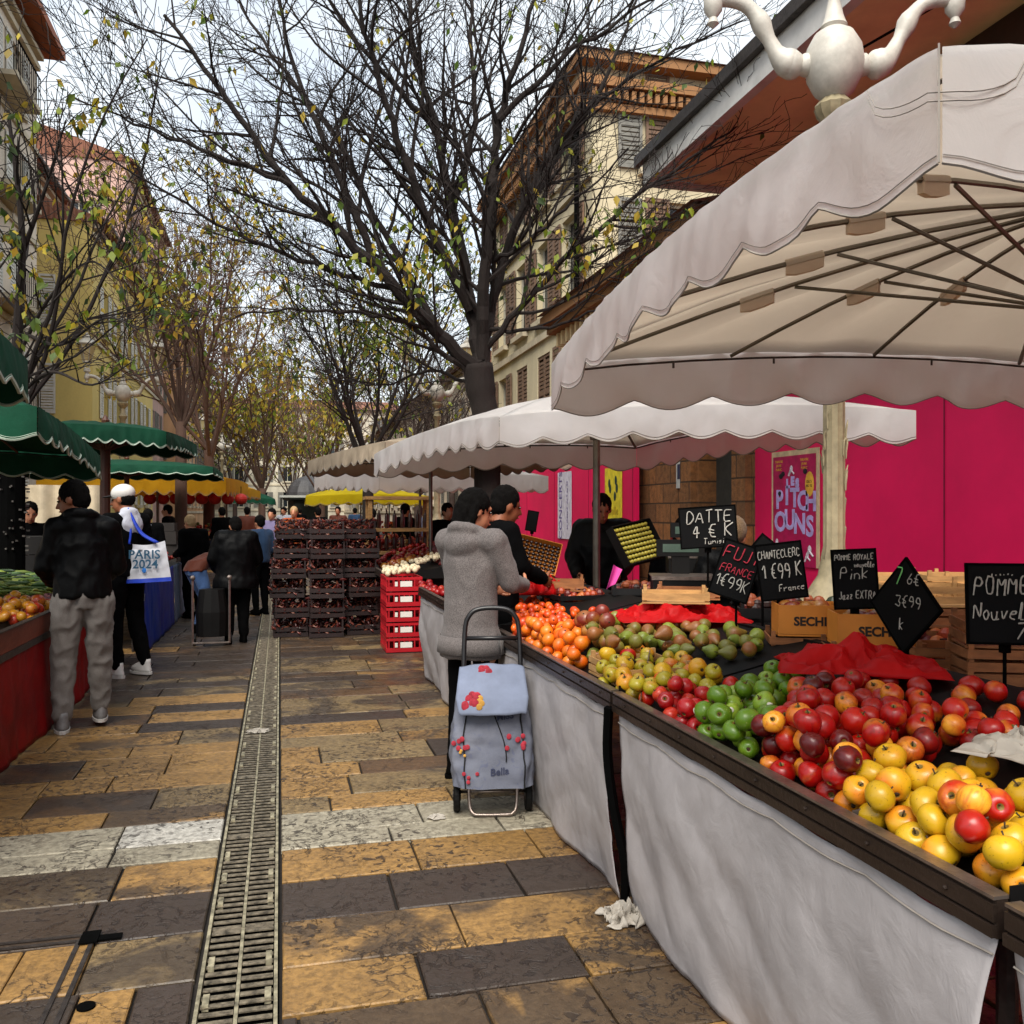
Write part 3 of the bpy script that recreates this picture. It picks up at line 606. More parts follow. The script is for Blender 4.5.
limbs = [ # (pixels, depth at start, depth at end, radius)
 ([(478, 372), (440, 335), (400, 292), (345, 237), (290, 185), (225, 100), (165, 15)], 10.9, 9.6, .105),
 ([(376, 268), (345, 190), (310, 105), (282, 23), (270, -60)], 10.6, 10.8, .06),
 ([(480, 365), (470, 300), (452, 215), (436, 130), (415, 50), (400, -60)], 10.9, 11.6, .11),
 ([(482, 360), (482, 290), (492, 200), (500, 120), (520, 50), (548, -50)], 10.9, 10.2, .10),
 ([(484, 365), (492, 300), (522, 215), (560, 150), (603, 85), (640, -10)], 10.9, 11.9, .085),
 ([(505, 255), (540, 170), (590, 110), (660, 60), (742, 20)], 11.2, 10.4, .05),
 ([(486, 350), (525, 300), (580, 245), (640, 195), (700, 150), (745, 120)], 10.9, 9.7, .05),
 ([(474, 378), (440, 350), (405, 322), (350, 312), (290, 310), (235, 315)], 10.9, 9.8, .045),
 ([(470, 310), (425, 215), (392, 120), (365, 30), (350, -60)], 10.9, 9.6, .075),
 ([(440, 335), (385, 235), (330, 130), (262, 40), (220, -40)], 10.8, 12, .06),
 ([(400, 292), (330, 270), (250, 240), (170, 195), (95, 150)], 10.6, 9.4, .04),
 ([(290, 185), (230, 160), (150, 130), (70, 95)], 10.0, 9.2, .035),
 ([(452, 215), (475, 120), (470, 30), (480, -60)], 11.2, 12.4, .06),
 ([(496, 260), (530, 240), (575, 200), (630, 150)], 10.8, 9.6, .035),
 ([(488, 330), (540, 330), (600, 310), (650, 300)], 10.9, 10.0, .032),
 ([(474, 385), (430, 372), (385, 385), (340, 380)], 10.9, 11.8, .03),
 ([(436, 130), (380, 70), (330, 0), (300, -50)], 11.3, 10.2, .05),
 ([(500, 120), (560, 60), (620, 20), (700, -40)], 10.4, 9.6, .045)]
br = MB(); lf = MB()
for px, d0, d1, r in limbs:
    n = len(px)-1; ps = [ray(x, y, d0+(d1-d0)*i/n) for i, (x, y) in enumerate(px)]; sp = spline(ps, 5); m_ = len(sp)-1
    sp = [q+unit(rnd)*.025*(0 if i == 0 else 1) for i, q in enumerate(sp)]; rs = [max(.010, r*.86*(1-.8*i/m_)) for i in range(m_+1)]; br.tube(sp, rs, 8, cap=False)
    L = sum((sp[i+1]-sp[i]).length for i in range(m_)); kids(br, lf, rnd, sp, rs, L, 0, P, .12)
br.build('branches', M['bark'], big); lf.build('leaves', M['leaf'], big)
print('big tree', len(br.f), len(lf.f))
# --- generic pollarded street tree
def street_tree(label, X, Y, hgt, seed, P, barkm, th=2.6, r=.16, nl=7, lean=(0, 0), Lf=1., spread=1., name='tree'):
    rnd = random.Random(seed); t = thing(name, label, 'tree', (X, Y, 0), 'bare street trees along the market'); del t['group']
    tr = MB(); top = Vector((X+lean[0], Y+lean[1], th)); tr.tube(spline([Vector((X, Y, -.1)), Vector((X+lean[0]*.2, Y, th*.4)), top], 5), [r*(1.25-.035*i) for i in range(11)], 10); tr.build('trunk', barkm, t, smooth=True)
    b = MB(); l = MB()
    for i in range(nl):
        a = 2*pi*(i+rnd.random()*.6)/nl; tilt = rnd.uniform(.25, .75)*spread; d = Vector((cos(a)*sin(tilt), sin(a)*sin(tilt), cos(tilt))); grow(b, l, rnd, top-Vector((0, 0, rnd.uniform(0, .5))), d, (hgt-th)*rnd.uniform(.7, 1.05), r*.36, 0, P)
    b.build('branches', barkm, t)
    if l.f: l.build('leaves', M['leaf'], t)
    return t
PL = dict(seg=[.4, .3, .22, .15], wig=[.12, .18, .24, .3], up=[.04, .05, .03, 0], max=3, den=[1.7, 2.2, 3.0, 3], len=[1.6, .8, .4, .2], rad=[.02, .010, .006, .004], leaflev=2, leaf=.5, pal=LD+LG[:3]+LY, lsz=.12, tip=.0045, lth=-.12, lf=.8, mask=lambda q: 1.0 if q.z < 4.3 else .22)
n0 = ray(14, 513, 9.8)
street_tree('near left street tree with dark trunk and drooping green leaves behind the green umbrellas', n0.x, n0.y, 7.2, 24, PL, M['bark'], th=2.6, r=.085, nl=8, spread=.8)
nl_ = [o for o in bpy.data.objects if o.get('label', '').startswith('near left street tree')][0]; b = MB(); l = MB(); rnd = random.Random(77); PN = dict(PL); PN.update(leaf=.75, lth=-.2, lsz=.115, pal=LD+LY[:2]+LG[:3], mask=lambda q: 1.0, den=[4.2, 3.6, 3, 3], len=[.8, .45, .25, .2])
for px, d0, d1, r in (([(13, 440), (18, 330), (22, 230), (8, 110)], 9.8, 9.6, .07), ([(18, 330), (60, 345), (105, 318), (140, 330)], 9.8, 8.6, .022), ([(14, 400), (50, 372), (92, 385), (132, 362)], 9.8, 8.4, .022), ([(20, 260), (45, 190), (66, 120)], 9.8, 9.2, .03), ([(16, 360), (48, 300), (88, 262), (118, 280)], 9.8, 9.0, .024)):
    n = len(px)-1; sp = spline([ray(x, y, d0+(d1-d0)*i/n) for i, (x, y) in enumerate(px)], 5); m_ = len(sp)-1; rs = [max(.006, r*(1-.75*i/m_)) for i in range(m_+1)]; b.tube(sp, rs, 7, cap=False); kids(b, l, rnd, sp, rs, sum((sp[i+1]-sp[i]).length for i in range(m_)), 0, PN, .15)
b.build('limbs', M['bark'], nl_); l.build('leaves', M['leaf'], nl_)
PF = dict(seg=[.5, .4, .3, .2], wig=[.12, .18, .24, .3], up=[.06, .06, .05, 0], max=3, den=[2.3, 2.8, 3.4, 3], len=[2.4, 1.2, .6, .2], rad=[.026, .014, .009, .006], leaflev=2, leaf=.4, pal=LY+LG, lsz=.17, tip=.0062, lth=.0, lf=.6)
def far_tree(label, px, d, hgt, seed, P=PF, bm=None, **k):
    q = ray(px, 513, d); return street_tree(label, q.x, q.y, hgt, seed, P, bm or M['bark2'], **k)
far_tree('reddish bare tree just behind the lamp with the lit-looking lantern on the left', 181, 20.5, 9.6, 31, r=.13, th=3.6, nl=9, spread=.8)
far_tree('reddish bare tree farther down the left, right of the yellow umbrella trunk', 209, 27, 10, 32, r=.16, th=3.4, nl=8)
PG = dict(PF); PG.update(tip=.011, rad=[.04, .022, .014, .008], leaf=.7, max=2, lsz=.26, den=[2.4, 3.2, 3, 3], leaflev=1)
far_tree('yellow-leaved tree in the middle distance above the iron kiosk dome', 262, 40, 11.5, 33, PG, nl=9)
far_tree('leafless fine-twigged tree left of the big tree, above the beige umbrella', 368, 24, 9.8, 34, dict(PF, pal=LG+LD, leaf=.3), M['bark'], r=.15, th=3, nl=9)
far_tree('pale yellow tree beyond the far umbrellas, right of the kiosk', 322, 46, 12, 35, PG, nl=9)
far_tree('brown bare tree at the right edge of the lane, far behind the white umbrellas', 418, 36, 9.5, 36, dict(PG, pal=LG, leaf=.2), M['bark3'], nl=9)
far_tree('small bare tree far behind the big trunk', 452, 44, 9, 37, dict(PG, leaf=.12), M['bark3'], nl=8)
far_tree('distant hazy bare tree near the end of the lane on the left', 235, 62, 12, 38, dict(PG, tip=.018), M['bark3'], nl=8)
far_tree('distant yellowing tree at the end of the lane', 292, 72, 13, 39, dict(PG, tip=.02, lsz=.3), M['bark2'], nl=9)
# =================== street lamps
M['lampw'] = mat('cream_cast_iron_paint', 'b9b4aa', .5, .22, 7, .25); M['lampc'] = mat('shaded_dirty_stone_paint', '8c8064', .6, .3, 9, .3); M['lampglass'] = mat('frosted_lantern_glass', 'c9b88a', .25, .12, 3)  # column and base: dirty paint, with their shade put into the darker tan
def street_lamp():
    t = thing('street_lamp', 'x', 'street lamp'); m = M['lampw']
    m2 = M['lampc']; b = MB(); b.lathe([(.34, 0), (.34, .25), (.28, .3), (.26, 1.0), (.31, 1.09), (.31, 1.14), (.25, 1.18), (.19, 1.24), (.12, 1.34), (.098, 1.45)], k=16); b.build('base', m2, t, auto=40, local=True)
    b = MB(); b.lathe([(.095, 1.42), (.10, 1.46), (.082, 1.54), (.082, 2.6), (.1, 2.64), (.1, 2.7), (.078, 2.74), (.068, 4.1), (.1, 4.14), (.12, 4.2), (.07, 4.28), (.06, 4.42), (.13, 4.5), (.15, 4.56), (.09, 4.62)], k=24, flute=.09)
    rl = random.Random(2)
    for i in range(30):
        z = 1.6+rl.random()**1.4*1.6; a = rl.uniform(0, 2*pi); p = Vector((cos(a)*.088, sin(a)*.088, z)); q = p+Vector((cos(a)*.008, sin(a)*.008, .05)); b.tube([p-Vector((0, 0, .05)), p, q, q+Vector((-sin(a)*.03, cos(a)*.03, .035))], [.005, .009, .008, .002], 5)
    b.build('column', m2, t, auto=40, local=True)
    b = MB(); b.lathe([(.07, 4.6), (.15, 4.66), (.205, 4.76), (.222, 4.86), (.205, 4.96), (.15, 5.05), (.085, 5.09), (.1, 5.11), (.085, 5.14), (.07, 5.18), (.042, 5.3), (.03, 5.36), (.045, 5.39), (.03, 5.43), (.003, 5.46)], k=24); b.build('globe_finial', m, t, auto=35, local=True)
    for k in range(2):
        a = k*pi; R = Matrix.Rotation(a, 3, 'Z'); f = lambda x, z: R @ Vector((x, 0, z))
        b = MB(); pts = [f(.19, 4.85), f(.3, 4.84), f(.42, 4.9), f(.5, 5.02), f(.58, 5.16), f(.68, 5.26), f(.82, 5.3), f(.93, 5.3)]
        b.tube(spline(pts, 3), [.075, .08, .06, .08, .1, .095, .075, .06, .055, .05, .06, .075, .07, .055, .05, .05, .05, .05, .052, .055, .055, .05][:22], 12)
        b.ell(f(.33, 4.85), (.1, .1, .1), 12, rings=6)
        b.lathe([(.01, -.2), (.045, -.17), (.03, -.13), (.07, -.08), (.075, 0), (.05, .04), (.05, .1), (.09, .12), (.085, .2), (.05, .22)], f(.93, 5.3), 12)
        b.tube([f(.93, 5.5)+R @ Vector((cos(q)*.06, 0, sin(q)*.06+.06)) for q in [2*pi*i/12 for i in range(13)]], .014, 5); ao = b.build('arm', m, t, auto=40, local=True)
        l = MB(); c = f(.93, 5.66)
        l.lathe([(.09, 0), (.11, .02), (.1, .05)], c, 6); l.lathe([(.28, .50), (.3, .53), (.2, .63), (.12, .68), (.12, .74), (.05, .78), (.02, .86)], c, 6)
        for i in range(6):
            q = 2*pi*i/6; l.tube([c+Vector((cos(q)*.105, sin(q)*.105, .04)), c+Vector((cos(q)*.225, sin(q)*.26, .52))], .013, 4)
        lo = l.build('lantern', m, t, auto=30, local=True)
        g = MB(); g.lathe([(.1, .05), (.25, .505)], c, 6); g.build('lantern_glass', M['lampglass'], lo, local=True)
    return t
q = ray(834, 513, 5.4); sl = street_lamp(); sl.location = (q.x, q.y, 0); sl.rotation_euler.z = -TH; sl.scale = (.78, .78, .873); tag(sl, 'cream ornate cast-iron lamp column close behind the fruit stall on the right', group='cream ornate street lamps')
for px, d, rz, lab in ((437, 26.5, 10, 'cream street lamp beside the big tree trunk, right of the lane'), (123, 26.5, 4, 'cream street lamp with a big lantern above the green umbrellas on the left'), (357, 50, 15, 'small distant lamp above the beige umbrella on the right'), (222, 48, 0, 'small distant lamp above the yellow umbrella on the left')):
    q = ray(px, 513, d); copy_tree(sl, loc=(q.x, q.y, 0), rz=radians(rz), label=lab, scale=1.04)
# iron kiosk
M['iron'] = mat('dark_green_iron', '1e2622', .5, .3, 4, .1, .3)
q = ray(308, 513, 62); ks = thing('domed_kiosk', 'dark iron kiosk with a ribbed dome at the middle of the lane', 'kiosk', (q.x, q.y, 0))
b = MB(); b.lathe([(1.5, 0), (1.5, .5), (1.35, .55), (1.35, 2.3), (1.7, 2.4), (1.75, 2.6), (1.6, 2.62)], (q.x, q.y, 0), 8); b.build('body', M['iron'], ks)
b = MB(); b.lathe([(1.5, 2.62), (1.45, 2.9), (1.28, 3.3), (.95, 3.7), (.5, 3.95), (.15, 4.02), (.1, 4.2), (.03, 4.5)], (q.x, q.y, 0), 24, flute=.05); b.build('dome', mat('slate_dome', '3b3a3c', .6, .3), ks)
b = MB(); b.box2((q.x-1.9, q.y-3, 2.5), (q.x+5.4, q.y-1.8, 2.64)); b.build('canopy', mat('pale_canopy_edge', 'a7aaa4', .6), ks)
b = MB()
for dx in (-1.8, 1, 3.2, 5.3): b.tube([(q.x+dx, q.y-2.4, 0), (q.x+dx, q.y-2.4, 2.5)], .05, 6)
b.build('canopy_post', M['iron'], ks)
# =================== umbrellas
M['cv'] = cloth('weathered_off_white_canvas', 'dcdbdc', .58, 'e4dacd', .85, .16); M['pkt'] = cloth('canvas_rib_sleeve', 'f0e8de', .55, 'e6d2ba', .85, .1); M['cvg'] = cloth('dark_green_canvas', '0c4530', .04, '0a3020', .8, .3); M['cvy'] = cloth('yellow_canvas', 'e0a41c', .35, 'd98a18', .8, .15); M['cvl'] = cloth('lemon_canvas', 'e6cf1c', .4, 'd8b818', .8, .1); M['cvb'] = cloth('beige_canvas', 'bfae98', .3, 'a58a6c', .85, .25)
M['pole'] = mat('grey_steel_pole', '6b655c', .4, .3, 6, .1, .7); M['wood'] = mat('brown_varnished_pole', '5a3322', .5, .3, 6, .1); M['piping'] = mat('grey_piping', '8a827a', .7); M['pipingw'] = mat('pale_piping', 'a9b8a8', .6)
def umbrella(label, C, hub, m, pm, drop=.2, nsc=(8, 8, 8, 8), arch=.05, fr=(.25, .5, .75), pole=None, ribr=.011, pip=None, pocket=None, seed=0, group='market umbrellas over the stalls', res=24, polr=.025, vamp=1., pr_=.0045):
    C = [Vector(c) for c in C]; hub = Vector(hub); pole = Vector(pole) if pole else hub; rnd = random.Random(seed)
    t = thing('market_umbrella', label, 'umbrella', (pole.x, pole.y, 0), group)
    def rim(e, u): a, b = C[e], C[(e+1) % 4]; p = a.lerp(b, u); p.z += arch*sin(pi*u)**.8; return p
    cv = MB()
    for e in range(4):
        def f(u, v, e=e):
            r = rim(e, u); p = r.lerp(hub, v); sag = .035*sin(pi*v)*(1-abs(cos(2*pi*u*2)))*1.0; p.z -= sag; p.z += .10*sin(pi*v)*(1-v)*.6; p.z += .008*noise.noise(p*5); return p
        cv.grid(f, res, 12)
    cv.build('canopy', m, t, smooth=True, thick=.0015)
    va = MB(); pp = MB()
    for e in range(4):
        a, b = C[e], C[(e+1) % 4]; ed = (b-a); ed.z = 0; ed.normalize(); out = Vector((ed.y, -ed.x, 0))
        mid = (C[0]+C[1]+C[2]+C[3])/4
        if (a-mid).dot(out) < 0: out = -out
        ns = nsc[e]; ph = rnd.uniform(0, .3)
        def f(u, v, e=e):
            r = rim(e, u); s = abs(sin(pi*(u*ns))); k = .79+.21*(.5-.5*cos(2*pi*u*ns))**.62; z = drop*k*v; fold = noise.noise(Vector((u*(b-a).length*5, e*7+seed, v*.8)))*.028*v*vamp+noise.noise(Vector((u*(b-a).length*15, e*9+seed, v*1.5)))*.009*vamp
            edge = min(u, 1-u); flare = .03*sin(v*pi*.5); return Vector((r.x, r.y, r.z-z+.006))+out*(fold*min(1, edge*12)+flare*min(1, edge*14)+.004)
        N_ = ns*12; va.grid(f, N_, 7)
        bot = [f(i/N_, 1.0) for i in range(N_+1)]; pp.tube(bot, pr_ if pip is None else .008, 4, cap=False); pp.tube([f(i/N_, .93)+out*.002 for i in range(N_+1)], pr_*.45, 3, cap=False)
    va.build('valance', m, t, smooth=True); pp.build('piping', pip or M['piping'], t)
    ring = Vector((pole.x, pole.y, hub.z-.36))
    ends = [(c, True) for c in C]+[(rim(e, u), False) for e in range(4) for u in fr]
    for p, cor in ends:
        pr = p.lerp(hub, .03); pr.z -= .022; hb = hub+Vector((0, 0, -.05)); md = pr.lerp(hb, .42); md.z += .0
        r_ = MB(); pts = [pr.lerp(hb, i/6)+Vector((0, 0, .06*sin(pi*i/6)*.6)) for i in range(7)]; r_.tube(pts, ribr, 6); ro = r_.build('rib', pm, t)
        s = MB(); a = pts[3]; s.tube([a-Vector((0, 0, .01)), ring], ribr*.8, 5); s.build('strut', pm, t)
        if pocket:
            k = MB(); d = (pts[3]-pts[2]).normalized(); c0 = pts[2].lerp(pts[3], .35); c1 = c0+d*.11; dn = Vector((0, 0, -.04)); n_ = d.cross(Vector((0, 0, 1))).normalized()*.008
            k.tube([c0, c0.lerp(c1, .5), c1], .013, 6)
            q = [c0+dn*.2, c1+dn*.2, c1+dn*.9, c1+dn-d*.03, c0+dn+d*.03, c0+dn*.8]; k.poly([x+n_ for x in q]); k.poly([x-n_ for x in q])
            for i in range(6): k.poly([q[i]+n_, q[(i+1) % 6]+n_, q[(i+1) % 6]-n_, q[i]-n_])
            k.build('rib_pocket', pocket, ro)
    w = MB()
    for e in range(4):
        w.tube([rim(e, u/10)*1.0-Vector((0, 0, .03))+(hub-rim(e, u/10)).normalized()*.03 for u in range(11)], ribr*.55, 4, cap=False)
        for u in (.17, .33, .6, .82): q = rim(e, u)+(hub-rim(e, u)).normalized()*.035; w.tube([q-Vector((0, 0, .03)), q-Vector((0, 0, .055))], .005, 4)
    w.build('rim_cord', M['steel'], t)
    b = MB(); b.tube([(pole.x, pole.y, 0), (pole.x, pole.y, hub.z-.03)], polr, 10); b.lathe([(.05, -.05), (.06, 0), (.05, .05)], ring, 12); b.lathe([(.05, -.03), (.06, 0), (.05, .03)], hub-Vector((0, 0, .05)), 12); b.build('pole', pm if pm != M['pole'] else M['pole'], t)
    b = MB(); b.lathe([(.04, -.02), (.05, .03), (.02, .08), (.005, .1)], hub, 10); b.build('finial', pm, t)
    return t
u1 = umbrella('largest off-white canvas umbrella, nearest, filling the upper right', [(.87, 1.04, 2.175), (.95, 3.10, 2.075), (3.45, 2.93, 2.1), (3.4, 1.0, 2.2)], (2.2, 2.05, 2.47), M['cv'], M['pole'], drop=.20, nsc=(8, 8, 8, 8), arch=.075, fr=(.26, .5, .76), pocket=M['pkt'], res=40, ribr=.0075, vamp=.9, pr_=.0022)
# stitched corner patch and its seam
s = MB(); C0 = Vector((.87, 1.04, 2.18)); H0 = Vector((2.2, 2.05, 2.47))
s.tube([C0+Vector((-.012, -.012, -.20*v*.8)) for v in (0, .25, .5, .75, 1)], .0018, 4)
for rr0 in (.0, .012):
    pts = []
    for i in range(15):
        u = -1+2*i/14; dx = .13*abs(u); z = -.062*sqrt(max(0, 1-u*u))-rr0
        pts.append(C0+(Vector((dx, -.013, z)) if u > 0 else Vector((-.02, dx, z))))
    s.tube(pts, .0011, 4)
s.build('corner_seam', M['piping'], u1)
umbrella('second off-white canvas umbrella, over the pears and oranges', [(1.46, 6.0, 2.20), (.84, 8.3, 2.07), (3.0, 7.3, 2.12), (3.98, 4.98, 2.2)], (2.38, 6.6, 2.52), M['cv'], M['pole'], nsc=(10, 8, 10, 9), drop=.23, arch=.06, seed=3, polr=.028, res=30)
umbrella('beige canvas umbrella, third on the right behind the second white one', [(1.12, 9.9, 2.32), (.38, 12.8, 2.25), (2.8, 13.4, 2.25), (3.5, 10.6, 2.28)], (1.9, 11.6, 2.5), M['cvb'], M['pole'], nsc=(11, 9, 9, 9), drop=.22, arch=.02, seed=4, res=14)
umbrella('low white canvas umbrella behind the beige one on the right', [(1.5, 14.0, 2.12), (.62, 17.0, 2.22), (3.2, 17.5, 2.2), (4.4, 14.6, 2.15)], (2.4, 15.8, 2.5), M['cv'], M['pole'], nsc=(9, 9, 9, 9), drop=.3, arch=.04, seed=5, res=14)
umbrella('lemon yellow umbrella far down the right side', [(.75, 27.5, 2.0), (.9, 30.5, 2.0), (4.4, 30.5, 2.0), (4.5, 27.5, 2.0)], (2.5, 29, 2.42), M['cvl'], M['pole'], nsc=(9, 9, 9, 9), drop=.3, arch=.08, seed=6, res=14)
# left side
umbrella('dark green umbrella with white piping, nearest and highest on the left', [(-1.27, 5.15, 2.33), (-3.3, 5.3, 2.35), (-3.3, 3.2, 2.4), (-1.22, 3.1, 2.42)], (-2.3, 4.2, 2.75), M['cvg'], M['wood'], nsc=(9, 9, 9, 9), drop=.24, arch=.03, pip=M['pipingw'], seed=7, pole=(-2.9, 4.2, 0))
umbrella('dark green umbrella with white piping, second on the left over the man in black', [(-1.46, 6.15, 2.2), (-1.5, 8.4, 2.02), (-4.0, 8.4, 2.1), (-4.0, 6.1, 2.2)], (-2.5, 7.2, 2.5), M['cvg'], M['wood'], nsc=(10, 9, 9, 9), drop=.22, arch=.03, pip=M['pipingw'], seed=8)
umbrella('faded green umbrella on a brown post behind the man with the tote bag', [(-2.35, 10.6, 2.5), (-1.25, 10.9, 2.46), (-1.15, 13.6, 2.5), (-3.6, 13.4, 2.5)], (-2.1, 12.1, 2.66), M['cvg'], M['wood'], nsc=(8, 10, 9, 9), drop=.2, arch=.02, pip=M['pipingw'], seed=9, polr=.06)
umbrella('wide almost black-green umbrella behind the faded green one on the left', [(-5.2, 17.9, 2.4), (-1.25, 18.3, 2.42), (-1.25, 21.3, 2.4), (-5.2, 21.3, 2.4)], (-3, 19.6, 2.62), M['cvg'], M['wood'], nsc=(12, 9, 12, 9), drop=.17, arch=.02, pip=M['pipingw'], seed=10, res=14, polr=.05)
umbrella('golden yellow umbrella hung with red lanterns, on the left side of the lane', [(-5.6, 23.5, 2.4), (-1.35, 24.4, 2.42), (-.95, 29, 2.4), (-5.5, 28, 2.4)], (-3.2, 26, 2.72), M['cvy'], M['pole'], nsc=(13, 11, 12, 9), drop=.48, arch=.04, seed=11, res=14, polr=.04)
umbrella('small golden yellow umbrella beyond the large yellow one', [(-2.9, 31, 2.35), (-1.0, 31, 2.3), (-.7, 35, 2.3), (-2.9, 35, 2.35)], (-1.8, 33, 2.6), M['cvy'], M['pole'], nsc=(7, 9, 8, 9), drop=.34, arch=.04, seed=12, res=12, polr=.04)
umbrella('tiny teal umbrella in the far distance near the kiosk', [(-2.2, 38, 2.1), (-.2, 38, 2.05), (-.2, 40, 2.05), (-2.2, 40, 2.1)], (-1.2, 39, 2.45), M['cvg'], M['pole'], nsc=(7, 7, 7, 7), drop=.25, seed=13, res=10)
V3 = lambda a, b, c: Vector((a, b, c))
# =================== stalls on the right
M['rail'] = mat('scuffed_brown_rail', '3b302a', .35, .45, 14, .3, .55, scl=(1, .15, 1)); M['railtop'] = mat('worn_rail_edge', '8d8078', .3, .3, 20, .2, .8); M['tray'] = mat('black_tray', '080707', .6, .4, 5, spec=.2)
M['skirt'] = cloth('white_vinyl_cloth', 'b7b2b3', .1, 'b8a898', .45, .2); M['crate'] = mat('thin_poplar_wood', 'b58a55', .75, .3, 9, .25, scl=(1, 1, 4)); M['crateb'] = mat('dark_poplar_wood', '8f5a33', .75, .35, 9, .25, scl=(1, 1, 4))
M['chalkb'] = mat('black_slate', '050506', .7, .4, 6, spec=.12); M['chalk'] = mat('white_chalk', 'a9a69e', .9, .1); M['chalkr'] = mat('red_chalk', 'a8283a', .9, .1); M['chalkg'] = mat('green_chalk', '7fd07a', .9, .1)
RX = 1.255
def stall(y0, y1, label, X0=RX, X1=2.25, zf=.79, zb=1.0):
    t = thing('market_stall', label, 'stall', ((X0+X1)/2, (y0+y1)/2, 0), 'trestle stalls on the right side'); L = y1-y0
    b = MB(); n = b.vert((X0+.03, y0, zf), (X1, y0, zb), (X1, y1, zb), (X0+.03, y1, zf), (X0+.03, y0, zf-.03), (X1, y0, zb-.03), (X1, y1, zb-.03), (X0+.03, y1, zf-.03))
    for q in ((0, 1, 2, 3), (7, 6, 5, 4), (0, 4, 5, 1), (1, 5, 6, 2), (2, 6, 7, 3), (3, 7, 4, 0)): b.face(*[n+i for i in q])
    b.build('tabletop', M['tray'], t)
    b = MB(); b.box2((X0+.004, y0, .775), (X0+.028, y1, .846)); b.box2((X0-.008, y0, .778), (X0+.0035, y1, .800)); b.box2((X0-.004, y0, .806), (X0+.0035, y1, .838))
    for i in range(int(L/.24)): b.lathe([(.005, 0), (.005, .004), (.002, .006)], (X0-.0045, y0+.12+i*.24, .822), 8, Matrix.Rotation(-pi/2, 3, 'Y'))
    b.build('front_rail', M['rail'], t); b = MB(); b.box2((X0-.003, y0, .8465), (X0+.032, y1, .853)); b.build('rail_edge', M['railtop'], t)
    b = MB(); b.box2((X0+.03, y0-.004, .76), (X1, y0-.0005, .87)); b.build('end_board', M['tray'], t)
    for x in (X0+.12, X1-.1):
        for y in (y0+.1, y1-.1): b = MB(); b.tube([(x, y, 0), (x, y, .77)], .02, 8); b.build('leg', M['steel'], t)
    return t
def skirt(y0, y1, label, seed, X0=RX, group=None):
    def f(u, v):
        y = y0+(y1-y0)*u; p = Vector((u*(y1-y0)*1.6+seed*9, v*.5, seed)); cz = V3(u*(y1-y0)*1.3+v*1.2, v*.7, seed*4.4); fold = noise.noise(V3(p.x*1.2, v*.3, seed))*.05*v-abs(noise.noise(cz*1.5))*.022*min(1, v*3)-abs(noise.noise(V3(u*(y1-y0)*3-v*2.4, v*1.1+u, seed)))*.014+noise.noise(Vector((p.x*3.2, v*1.1, seed)))*.012*v+noise.noise(Vector((u*3+v*1.2, v*2-u*1, seed*2)))*.012+noise.noise(Vector((u*(y1-y0)*9+v*2, v*3, seed*3)))*.003+noise.noise(Vector((u*(y1-y0)*24, v*14, seed*3)))*.0025
        edge = min(u, 1-u)*(y1-y0); pull = .045*math.exp(-edge*9)*sin(pi*v)*(1 if u < .5 else -1)
        top = .777-.012*abs(sin(u*pi*5))*(1-v); z = top*(1-v)+.012*v+.01*noise.noise(Vector((u*4, 0, seed)))*v
        return Vector((X0+.012+.055*v-.02*sin(pi*v)+fold, y+pull, max(.006, z)))
    b = MB(); b.grid(f, int((y1-y0)*50), 36); o = b.build('table_skirt', M['skirt'], smooth=True, thick=.0015); tag(o, label, 'cloth', 'white cloths hanging from the right stalls')
    h = MB(); h.tube([f(i/60, .045)-Vector((.004, 0, 0)) for i in range(61)], .0025, 4); h.build('hem', M['piping'], o)
S1 = stall(1.36, 3.285, 'nearest full trestle stall heaped with apples'); S2 = stall(3.31, 5.24, 'second trestle stall holding pears, oranges and mandarins'); S3 = stall(5.27, 8.35, 'third trestle stall behind the woman in the grey coat'); S0 = stall(-.6, 1.335, 'partly seen stall at the lower right corner of the picture')
skirt(1.365, 3.25, 'widest white cloth hanging below the near apples', 1); skirt(3.36, 5.2, 'white cloth hanging between the dark gap and the shopping trolley', 2); skirt(5.3, 8.3, 'white cloth on the far stall, left of the woman in the grey coat', 3); skirt(-.5, 1.33, 'sliver of white cloth at the bottom right corner', 4)
b = MB(); b.tube(spline([Vector((RX-.015, 3.3, .79)), Vector((RX-.012, 3.32, .6)), Vector((RX, 3.28, .4)), Vector((RX+.03, 3.24, .2)), Vector((RX+.04, 3.27, .03))], 4), [.02]*17, 4); tag(b.build('strap', M['black']), 'black strap hanging in the gap between the two near cloths', 'strap')
sh = .86  # surface of trays
def surf(x, y): return .79+.21*(x-1.285)/.965+.004
